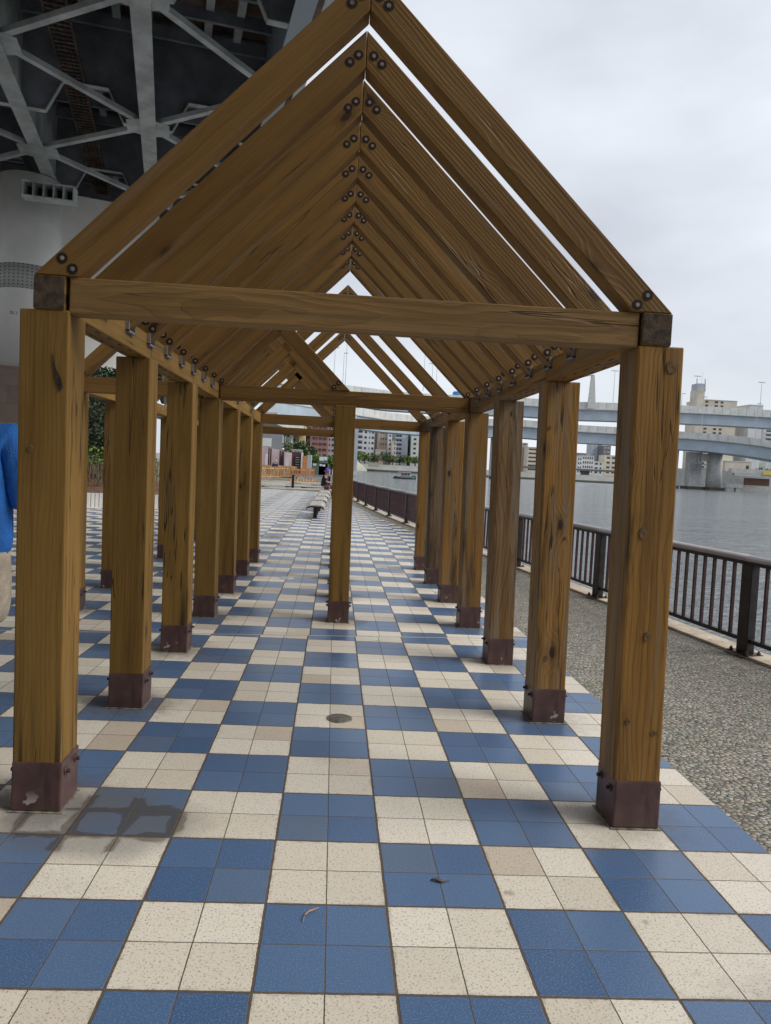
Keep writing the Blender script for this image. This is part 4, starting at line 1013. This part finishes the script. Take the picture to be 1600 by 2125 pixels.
# handrail
h0 = at(607, 1016, 38.2); h0.z = 0
hr = empty('wooden_handrail', h0, 'dark wooden handrail on a thick post beyond the benches', 'handrail')
mb = MB(); mb.box(h0.x - .075, h0.x + .075, h0.y - .07, h0.y + .07, 0, .8); mb.build('rail_post', M['rail_dark'], hr)
a_, b_ = at(597, 983.5, 38.2), at(700, 988.5, 39.5)
mb = MB(); mb.obox(a_, b_, .12, .06); mb.build('top_rail', pm('worn_rail', (.22, .17, .14)), hr)
a_, b_ = at(593, 1009, 38.4), at(660, 1013, 39.5)
mb = MB(); mb.obox(a_, b_, .08, .05); mb.build('lower_rail', M['rail_dark'], hr)
a_, b_ = at(584, 990, 38.2), at(606, 991, 38.2)
mb = MB(); mb.obox(a_, b_, .08, .05); mb.build('side_arm', M['rail_dark'], hr)
b_ = at(683, 1000, 39.5); mb = MB(); mb.box(b_.x - .07, b_.x + .07, 39.45, 39.6, 0, .8); mb.build('rail_post', M['rail_dark'], hr)
slab('grey_box', 684, 986, 700, 1012, 40, .6, M['concrete'], 'pale grey cabinet behind the seated person', 'cabinet', zb=0)
# hoardings
def wallp(px0, yt0, px1, yt1, D0, D1, mat, name, label, zb=0, th=.3, cat='wall'):
    a = at(px0, yt0, D0); b = at(px1, yt1, D1); mb = MB()
    n = Vector((0, th, 0)); mb.prism([(a.x, a.y, zb), (b.x, b.y, zb), b, a], n)
    return mesh_top(mb, name, mat, (a.x, a.y, zb), label, cat)
hw = wallp(500, 916, 591, 936, 76, 90, M['mauve'], 'hoarding', 'long mauve boarded wall sloping down behind the orange fence')
for px in (559, 563, 582, 586):
    q = at(px, 927 + (px - 548) * .24, 79 + (px - 548) * .17); mb = MB(); mb.tube((q.x, q.y - .2, 0), (q.x, q.y - .2, q.z), .09, None, 6); mb.build('seam', M['rail_brown'], hw)
q = at(554, 942, 77); mb = MB(); mb.box(q.x - .1, q.x + .12, q.y - .5, q.y - .4, 0.5, q.z); mb.build('white_strip', M['white'], hw)
wallp(590, 937, 606, 940, 88, 94, plain('mauve_pale', (.36, .30, .32), .7, 0, .15, .5), 'hoarding', 'paler mauve boarded wall next to the dark vent housing')
vb = at(606, 938, 84); vb2 = at(627, 939, 84)
ve = empty('vent_housing', (vb.x, 84, 0), 'dark red housing with black louvred door and white rail on top', 'kiosk')
mb = MB(); mb.box(vb.x, vb2.x, 84, 87, 0, vb.z); mb.build('body', pm('maroon', (.13, .045, .055)), ve)
l0, l1 = at(612, 946, 84), at(623, 970, 84)
mb = MB(); mb.box(l0.x, l1.x, 83.9, 83.98, 0.2, l0.z); lv = mb.build('door', M['black'], ve)
for i in range(7):
    mb = MB(); z = l0.z - .2 - i * .28; mb.box(l0.x + .1, l1.x - .1, 83.82, 83.89, z, z + .06); mb.build('louvre', M['steel_grey'], lv)
t0 = at(604, 933, 84)
mb = MB()
for i in range(8):
    x = vb.x + (vb2.x - vb.x) * i / 7; mb.tube((x, 84, vb.z), (x, 84, t0.z), .03, None, 5)
mb.box(vb.x, vb2.x, 83.95, 84.05, t0.z - .05, t0.z + .03); mb.box(vb2.x - .08, vb2.x + .15, 83.7, 83.95, 0, vb.z); mb.build('roof_rail', M['white'], ve)
slab('orange_shed', 628, 946, 637, 972, 80, 2, M['orange'], 'orange timber panel beside the vent housing', 'panel', zb=0)
slab('notice_screen', 637.5, 944, 645, 972, 80.5, 2, pm('pale_blue_panel', (.38, .48, .55)), 'pale blue board right of the orange panel', 'panel', zb=0)
slab('pier_block', 500, 895, 585, 935, 130, 8, pm('pier_grey', (.27, .285, .30)), 'grey concrete pier of another elevated road above the mauve wall', 'bridge pier', zb=0)
slab('site_panel', 545, 909, 562, 926, 110, .5, M['white'], 'white rectangular panel in front of the grey pier', 'panel')
# viaduct soffit seen in the left
mb = MB(); a_ = at(520, 878, 150); b_ = at(640, 884, 150)
mb.prism([(a_.x - 20, 150, a_.z), (at(575, 878, 150).x, 150, a_.z), (b_.x, 240, a_.z), (a_.x - 20, 240, a_.z)], (0, 0, 2.5))
mesh_top(mb, 'road_deck', M['concrete'], a_, 'pale concrete road deck soffit low behind the tie beams at the left', 'elevated road')
slab('signboards', 663, 948, 672, 956, 84, .2, M['white'], 'upper left white notice board among green trees', 'notice board', group='notice boards by the jetty')
for (x0, y0, x1, y1, lb) in ((673, 948, 679, 955, 'upper right white notice board'), (650, 962, 656, 966, 'lower left white notice board'), (663, 963, 668, 967, 'lower middle white notice board'), (669, 964, 675, 968, 'lower right white notice board')):
    slab('signboards', x0, y0, x1, y1, 84, .2, M['white'], lb + ' beyond the seated person', 'notice board', group='notice boards by the jetty')
mb = MB(); q = at(646, 972, 85); w_ = at(684, 957, 85); mb.box(q.x, w_.x, 85, 85.6, 0, at(660, 961, 85).z); mb.box(at(662, 960, 85).x, at(680, 960, 85).x, 85, 85.4, 0, at(670, 947, 85).z)
mesh_top(mb, 'dark_stand', pm('dark_green_stand', (.13, .18, .14)), q, 'dark green stand carrying the white notice boards', 'stand')
q = at(588, 962, 70)
la = empty('lamp_post', (q.x, 70, 0), 'black lamp post with white globe beside the mauve wall', 'street lamp')
mb = MB(); mb.tube((q.x, 70, 0), (q.x, 70, at(588, 934, 70).z), .1, .07, 8); mb.build('post', M['black'], la)
gp = at(587, 932, 70); mb = MB(); mb.loft([[(gp.x + .13 * math.cos(i) * k, 70 + .13 * math.sin(i) * k, gp.z + z) for i in [j * .7854 for j in range(8)]] for k, z in ((.3, -.13), (1, -.04), (1, .05), (.3, .13))]); mb.build('globe', M['white'], la)
lq = at(590.5, 905, 72)
la = empty('lamp_post', (lq.x, 72, 0), 'tall dark lantern post rising above the pale green tree', 'street lamp')
mb = MB(); mb.tube((lq.x, 72, 0), (lq.x, 72, lq.z), .06, .05, 6); mb.build('post', M['black'], la)
mb = MB(); mb.tube((lq.x, 72, lq.z), (lq.x, 72, lq.z + .9), .12, .22, 8); mb.build('lantern', M['black'], la)
for px, pyb, D, h, r, mt, lb, n in ((594, 965, 96, 4.6, 1.15, 'leaf_pale', 'pale green tree behind the lantern post', 1000), (623, 965, 98, 4.6, 2.2, 'leaf', 'large round dark green tree over the vent housing', 4200), (652, 965, 92, 2.8, 1.5, 'leaf_bright', 'bright yellow green bush below the red brick building', 1300),
                                    (671, 965, 100, 3.1, 2.1, 'leaf', 'green tree behind the white notice boards', 1300), (688, 965, 100, 3.0, 1.6, 'leaf_bright', 'light green tree beside the middle post', 1000), (642, 965, 105, 2.6, 1.2, 'leaf', 'dark green shrub left of the bright bush', 900), (700, 965, 105, 2.6, 1.5, 'leaf', 'green tree hidden mostly by the middle post', 800)):
    q = at(px, pyb, D); tree('garden_tree', (q.x, D, 0), h, r, M[mt], lb, n, .15, 'trees beyond the picket fence', cr=.75)

# ================================================================== BENCHES
M['bench_wood'] = plain('weathered_bench_wood', (.46, .43, .39), .7, 0, .3, 6)
BG = 'curved benches in a row along the promenade'
def bench(x, y, L, label):
    e = empty('bench', (x, y, 0), label, 'bench', BG)
    prof = [(-.245, .29), (-.225, .345), (-.14, .385), (0, .38), (.14, .385), (.225, .345), (.245, .29)]
    mb = MB(); n = 7
    for k in range(n):
        y0 = y + L * k / n + .012; y1 = y + L * (k + 1) / n - .012
        mb.loft([[(x + p, yy, q) for p, q in prof] + [(x + p, yy, q - .03) for p, q in reversed(prof)] for yy in (y0, y1)], smooth=False)
    mb.build('seat', M['bench_wood'], e)
    for yy in (y + .02, y + L - .05):
        mb = MB(); mb.loft([[(x + p * .98, a, q - .034) for p, q in prof] + [(x + p * .98, a, q - .075) for p, q in reversed(prof)] for a in (yy, yy + .04)], smooth=False)
        mb.build('end_frame', M['rail_dark'], e)
    for yy in (y + .35, y + L - .45):
        mb = MB(); mb.box(x - .05, x + .05, yy, yy + .10, 0, .34); mb.box(x - .14, x + .14, yy - .02, yy + .12, .30, .345); mb.build('leg', M['rail_dark'], e)
by0 = 17.0
for k, lb in enumerate(('nearest curved slatted bench with dark pedestal legs', 'second curved bench, just behind the nearest one', 'third curved bench in the row toward the seated person', 'fourth curved bench, last before the seated person', 'bench the person in the purple hat sits on')):
    bench(-.31 + .03 * k, by0 + 2.95 * k, 2.25, lb)

# ================================================================== PEOPLE
skin = plain('skin', (.42, .24, .17), .5, 0, .08, 10)
def skinned(name, verts, edges, mat, parent, rad, sub=2, root=0):
    me = bpy.data.meshes.new(name); me.from_pydata(verts, edges, []); o = bpy.data.objects.new(name, me); col.objects.link(o)
    bm = bmesh.new(); bm.from_mesh(me); ly = bm.verts.layers.skin.verify()
    for i, v in enumerate(bm.verts):
        r = rad[i]; v[ly].radius = (r, r) if not isinstance(r, tuple) else r; v[ly].use_root = (i == root)
    bm.to_mesh(me); bm.free()
    s1 = o.modifiers.new('skin', 'SKIN'); s1.use_smooth_shade = True
    s2 = o.modifiers.new('sub', 'SUBSURF'); s2.levels = s2.render_levels = sub
    me.materials.append(mat); o.parent = parent
    return o
def person(loc, rz, J, label, parts, extra=None):
    e = empty('person', loc, label, 'person', None, rz)
    return e
def body(e, J, mat=skin, name='body'):
    """J: joint positions; one continuous skinned figure"""
    names = ['pelvis', 'belly', 'chest', 'neck', 'head0', 'head1', 'shL', 'elL', 'wrL', 'haL', 'shR', 'elR', 'wrR', 'haR', 'hipL', 'knL', 'anL', 'toL', 'hipR', 'knR', 'anR', 'toR']
    rd = dict(pelvis=(.15, .11), belly=(.135, .10), chest=(.15, .105), neck=.052, head0=(.072, .085), head1=(.07, .085), hipL=.085, hipR=.085, knL=.056, knR=.056, anL=.038, anR=.038, toL=.03, toR=.03,
              shL=.056, shR=.056, elL=.038, elR=.038, wrL=.026, wrR=.026, haL=.03, haR=.03)
    ed = [('pelvis', 'belly'), ('belly', 'chest'), ('chest', 'neck'), ('neck', 'head0'), ('head0', 'head1'), ('chest', 'shL'), ('shL', 'elL'), ('elL', 'wrL'), ('wrL', 'haL'), ('chest', 'shR'), ('shR', 'elR'), ('elR', 'wrR'), ('wrR', 'haR'),
          ('pelvis', 'hipL'), ('hipL', 'knL'), ('knL', 'anL'), ('anL', 'toL'), ('pelvis', 'hipR'), ('hipR', 'knR'), ('knR', 'anR'), ('anR', 'toR')]
    vs = [J[n] for n in names]; rr = [rd[n] for n in names]; es = [(names.index(a), names.index(b)) for a, b in ed]
    # fingers grow out of each hand
    for s_ in ('L', 'R'):
        h = Vector(J['ha' + s_]); w = Vector(J['wr' + s_]); d = (h - w).normalized(); sd = d.cross(Vector((1, .2, .1))).normalized(); hi = names.index('ha' + s_)
        for k, (off, ln) in enumerate(((-.03, .055), (-.011, .068), (.010, .064), (.028, .05))):
            a = h + sd * off + d * .03; b = a + d * ln * .6; c_ = b + d * ln * .4 + Vector((0, 0, -.008)); n0 = len(vs)
            vs += [tuple(a), tuple(b), tuple(c_)]; rr += [.010, .0085, .007]; es += [(hi, n0), (n0, n0 + 1), (n0 + 1, n0 + 2)]
        a = w + d * .035 + sd * -.035; b = a + d * .035 - sd * .02; n0 = len(vs); vs += [tuple(a), tuple(b)]; rr += [.012, .009]; es += [(hi, n0), (n0, n0 + 1)]
    return skinned(name, vs, es, mat, e, rr, 2)
def ell(c, rx, ry, rz_, n=14, m_=8, z0=-1.0, z1=1.0):
    rings = []
    for i in range(m_ + 1):
        t = z0 + (z1 - z0) * i / m_; t = max(-.999, min(.999, t)); k = math.sqrt(1 - t * t)
        rings.append([(c[0] + rx * k * math.cos(6.2832 * j / n), c[1] + ry * k * math.sin(6.2832 * j / n), c[2] + rz_ * t) for j in range(n)])
    return rings
def cloth_mat(name, c):
    s = NT(name, .85); f = s.noise(s.obj(), 9, 4, .6)
    w = s.voro(s.V('MULTIPLY', s.obj(), (1, 1, 1)), 150)
    s.color(s.mix(s.ramp(f, .3, .7), tuple(x * .8 for x in c), tuple(min(1, x * 1.15) for x in c)))
    s.bump(s.M('ADD', s.M('MULTIPLY', s.noise(s.V('MULTIPLY', s.obj(), (1, 1, .6)), 4.5, 3, .45, 1.2), 6), s.M('MULTIPLY', w, .35)), .9, .008); return s.m
def face_bits(e, hc, fwd, dark):
    f = Vector(fwd); sd = Vector((f.y, -f.x, 0))
    mb = MB()
    for s_ in (-1, 1): mb.loft(ell(Vector(hc) + f * .082 + sd * .03 * s_, .009, .007, .006, 8, 4))
    mb.build('eyes', M['black'], None).parent = e
    mb = MB(); mb.loft(ell(Vector(hc) + f * .095 - Vector((0, 0, .025)), .013, .016, .022, 8, 4)); mb.build('nose', skin, None).parent = e
    mb = MB(); mb.loft(ell(Vector(hc) + f * .084 - Vector((0, 0, .06)), .022, .01, .005, 8, 4)); mb.build('mouth', plain('lips', (.3, .12, .1)), None).parent = e
    mb = MB()
    for s_ in (-1, 1): mb.loft(ell(Vector(hc) + sd * .078 * s_, .012, .02, .03, 8, 4))
    mb.build('ears', skin, None).parent = e
# --- man in the blue shirt, walking at the left edge (seen from behind)
e = empty('person', (-1.635, 1.70, 0), 'person in a textured bright blue shirt and khaki shorts cut off by the left edge', 'person'); e.scale = (1.06, 1.06, 1.08)
J = dict(pelvis=(0, 0, .92), belly=(0, 0, 1.08), chest=(0, .02, 1.30), neck=(0, .03, 1.47), head0=(0, .05, 1.56), head1=(0, .05, 1.65),
         shL=(-.19, .02, 1.38), elL=(-.25, .02, 1.10), wrL=(-.22, .18, .92), haL=(-.2, .22, .86), shR=(.19, .02, 1.38), elR=(.255, .03, 1.09), wrR=(.25, .27, 1.0), haR=(.24, .34, .99),
         hipL=(-.09, 0, .86), knL=(-.1, -.02, .48), anL=(-.1, -.1, .10), toL=(-.1, .05, .03), hipR=(.08, 0, .86), knR=(.02, .10, .48), anR=(-.06, .12, .08), toR=(-.06, .26, .03))
body(e, J)
blue = cloth_mat('blue_seersucker', (.018, .15, .52))
sv = [(0, 0, .765), (0, 0, 1.0), (0, .01, 1.18), (0, .02, 1.34), (0, .03, 1.44), (.16, .02, 1.395), (.215, .02, 1.28), (.245, .02, 1.13), (.255, .04, 1.07), (-.16, .02, 1.395), (-.215, .02, 1.28), (-.245, .02, 1.13)]
skinned('shirt', sv, [(0, 1), (1, 2), (2, 3), (3, 4), (3, 5), (5, 6), (6, 7), (7, 8), (3, 9), (9, 10), (10, 11)], blue, e, [(.225, .165), (.21, .155), (.20, .145), (.19, .13), (.07, .07), .088, .082, .078, .076, .088, .082, .078], 2)
khaki = cloth_mat('khaki_cotton', (.47, .40, .31))
skinned('shorts', [(0, 0, 1.04), (0, 0, .84), (.09, .02, .74), (.07, .05, .62), (.05, .08, .52), (-.10, 0, .74), (-.11, -.01, .60), (-.11, -.02, .47)], [(0, 1), (1, 2), (2, 3), (3, 4), (1, 5), (5, 6), (6, 7)], khaki, e, [(.18, .13), (.185, .135), .12, .112, .108, .12, .112, .108], 2)
mb = MB(); mb.loft(ell((0, .04, 1.655), .085, .10, .10)); mb.build('hair', M['black'], None).parent = e
face_bits(e, (0, .05, 1.62), (0, 1, 0), 1)
for s_, y_ in ((-1, -.04), (-.6, .18)):
    mb = MB(); mb.loft(ell((s_ * .1, y_, .045), .052, .14, .05)); mb.build('shoe', plain('shoe_grey', (.3, .28, .26)), None).parent = e
# --- person in purple hat on the bench, turned to the right
e = empty('person', (-.27, by0 + 2.95 * 4 + .5, 0), 'person in a purple hat and dark top sitting on the last bench, hands together', 'person')
J = dict(pelvis=(0, 0, .50), belly=(.0, 0, .66), chest=(.03, 0, .88), neck=(.07, 0, 1.03), head0=(.10, 0, 1.11), head1=(.11, 0, 1.19),
         shL=(.03, .17, .96), elL=(.10, .22, .72), wrL=(.30, .10, .68), haL=(.36, .06, .68), shR=(.03, -.17, .96), elR=(.10, -.22, .72), wrR=(.30, -.08, .68), haR=(.36, -.05, .68),
         hipL=(.05, .10, .48), knL=(.42, .12, .52), anL=(.36, .12, .09), toL=(.48, .12, .03), hipR=(.05, -.10, .48), knR=(.42, -.12, .50), anR=(.40, -.12, .08), toR=(.52, -.12, .03))
body(e, J)
dk_ = cloth_mat('dark_top', (.022, .024, .035)); gp_ = cloth_mat('grey_trousers', (.055, .058, .065))
skinned('top', [(0, 0, .48), (0, 0, .64), (.02, 0, .82), (.04, 0, .95), (.03, .15, .95), (.06, .20, .84), (.09, .22, .76), (.03, -.15, .95), (.06, -.20, .84), (.09, -.22, .76)], [(0, 1), (1, 2), (2, 3), (3, 4), (4, 5), (5, 6), (3, 7), (7, 8), (8, 9)], dk_, e, [(.17, .19), (.16, .18), (.15, .18), (.12, .13), .085, .075, .068, .085, .075, .068], 2)
skinned('trousers', [(0, 0, .50), (.10, .10, .49), (.42, .12, .52), (.40, .12, .30), (.36, .12, .10), (.10, -.10, .48), (.42, -.12, .50), (.42, -.12, .28), (.40, -.12, .10)], [(0, 1), (1, 2), (2, 3), (3, 4), (0, 5), (5, 6), (6, 7), (7, 8)], gp_, e, [(.15, .14), .10, .085, .072, .062, .10, .085, .072, .062], 2)
purple = cloth_mat('purple_felt', (.14, .05, .38))
mb = MB(); mb.loft(ell((.10, 0, 1.21), .10, .10, .12, 16, 6, -.1, 1)); mb.loft([[(.10 + r_ * math.cos(6.2832 * j / 18), r_ * math.sin(6.2832 * j / 18), z) for j in range(18)] for r_, z in ((.09, 1.215), (.16, 1.17), (.165, 1.16), (.09, 1.205))]); mb.build('hat', purple, None).parent = e
face_bits(e, (.11, 0, 1.14), (1, 0, 0), 1)
for s_ in (.12, -.12):
    mb = MB(); mb.loft(ell((.45, s_, .04), .13, .05, .045)); mb.build('shoe', M['black'], None).parent = e
mb = MB(); mb.loft(ell((-.27 + .22, by0 + 2.95 * 4 + .2, .47), .05, .04, .09)); mesh_top(mb, 'drink_pouch', plain('pink_pouch', (.6, .05, .12), .5), (-.05, by0 + 12, .42), 'small pink red pouch beside the lap of the seated person', 'pouch')
# --- distant person behind the fence
q = at(571, 968, 63)
e = empty('person', (q.x, 63, 0), 'distant person in navy jacket with pale hair standing behind the orange fence', 'person')
pz = at(572, 956.5, 63).z - 1.62
e.location.z = pz; WM[e.name] = Matrix.Translation((q.x, 63, pz))
J = dict(pelvis=(0, 0, .92), belly=(0, 0, 1.08), chest=(0, .0, 1.30), neck=(0, .0, 1.45), head0=(.03, 0, 1.53), head1=(.05, 0, 1.61),
         shL=(-.19, .0, 1.38), elL=(-.24, 0, 1.12), wrL=(-.16, -.15, 1.0), haL=(-.1, -.2, 1.0), shR=(.19, .0, 1.38), elR=(.24, 0, 1.12), wrR=(.16, -.15, 1.0), haR=(.1, -.2, 1.0),
         hipL=(-.09, 0, .86), knL=(-.1, 0, .48), anL=(-.1, 0, .08), toL=(-.1, -.12, .03), hipR=(.09, 0, .86), knR=(.1, 0, .48), anR=(.1, 0, .08), toR=(.1, -.12, .03))
body(e, J)
navy = cloth_mat('navy_jacket', (.03, .03, .09))
skinned('jacket', [(0, 0, .88), (0, 0, 1.1), (0, 0, 1.34), (.17, 0, 1.36), (.235, 0, 1.15), (.16, -.13, 1.02), (-.17, 0, 1.36), (-.235, 0, 1.15), (-.16, -.13, 1.02)], [(0, 1), (1, 2), (2, 3), (3, 4), (4, 5), (2, 6), (6, 7), (7, 8)], navy, e, [(.22, .16), (.21, .16), (.18, .14), .09, .08, .06, .09, .08, .06], 2)
mb = MB(); mb.loft(ell((.04, .0, 1.62), .085, .095, .09)); mb.build('hair', M['concrete'], None).parent = e
slab('terrace', 500, 990, 660, 992, 62.2, 12, M['ground'], None, None, 'structure', zb=-.02) if False else None

# ================================================================== LIGHT
w = bpy.data.worlds.new('World'); scene.world = w; w.use_nodes = True
nt = w.node_tree; bgn = nt.nodes['Background']
sky = nt.nodes.new('ShaderNodeTexSky'); sky.sky_type = 'NISHITA'; sky.sun_disc = False
SE, SR = R(44), R(104)
sky.sun_elevation = SE; sky.sun_rotation = SR; sky.air_density = 1.2; sky.dust_density = 3.0
tc = nt.nodes.new('ShaderNodeTexCoord')
mp = nt.nodes.new('ShaderNodeMapping'); mp.inputs['Scale'].default_value = (1, 1, 2.6); nt.links.new(tc.outputs['Generated'], mp.inputs['Vector'])
def wn_(scale, det, off):
    n = nt.nodes.new('ShaderNodeTexNoise'); n.inputs['Scale'].default_value = scale; n.inputs['Detail'].default_value = det; n.inputs['Roughness'].default_value = .5
    m2 = nt.nodes.new('ShaderNodeMapping'); m2.inputs['Location'].default_value = off; nt.links.new(mp.outputs[0], m2.inputs['Vector']); nt.links.new(m2.outputs[0], n.inputs['Vector']); return n.outputs['Fac']
rp = nt.nodes.new('ShaderNodeValToRGB'); rp.color_ramp.elements[0].position = .36; rp.color_ramp.elements[1].position = .66
CK = 7.0
rp.color_ramp.elements[0].color = (.50, .53, .59, 1); rp.color_ramp.elements[1].color = (.76, .80, .86, 1)
nt.links.new(wn_(1.7, 5, (3.1, 1.7, .4)), rp.inputs['Fac'])
sc = nt.nodes.new('ShaderNodeVectorMath'); sc.operation = 'SCALE'; sc.inputs['Scale'].default_value = 6.6; nt.links.new(rp.outputs['Color'], sc.inputs[0])
mx = nt.nodes.new('ShaderNodeMix'); mx.data_type = 'RGBA'; mx.inputs['Factor'].default_value = .93
nt.links.new(sky.outputs[0], mx.inputs['A']); nt.links.new(sc.outputs[0], mx.inputs['B'])
nt.links.new(mx.outputs['Result'], bgn.inputs['Color']); bgn.inputs['Strength'].default_value = .1
sl = bpy.data.lights.new('sun', 'SUN'); sl.energy = 1.5; sl.angle = R(32); sl.color = (1, .96, .9)
so = bpy.data.objects.new('sun', sl); col.objects.link(so)
sd = Vector((math.sin(SR) * math.cos(SE), math.cos(SR) * math.cos(SE), math.sin(SE)))
so.rotation_euler = sd.to_track_quat('Z', 'Y').to_euler()
scene.view_settings.view_transform = 'Standard'; scene.view_settings.look = 'None'
scene.view_settings.exposure = 0.85; scene.view_settings.gamma = 1
scene.render.engine = 'CYCLES'
scene.cycles.max_bounces = 8
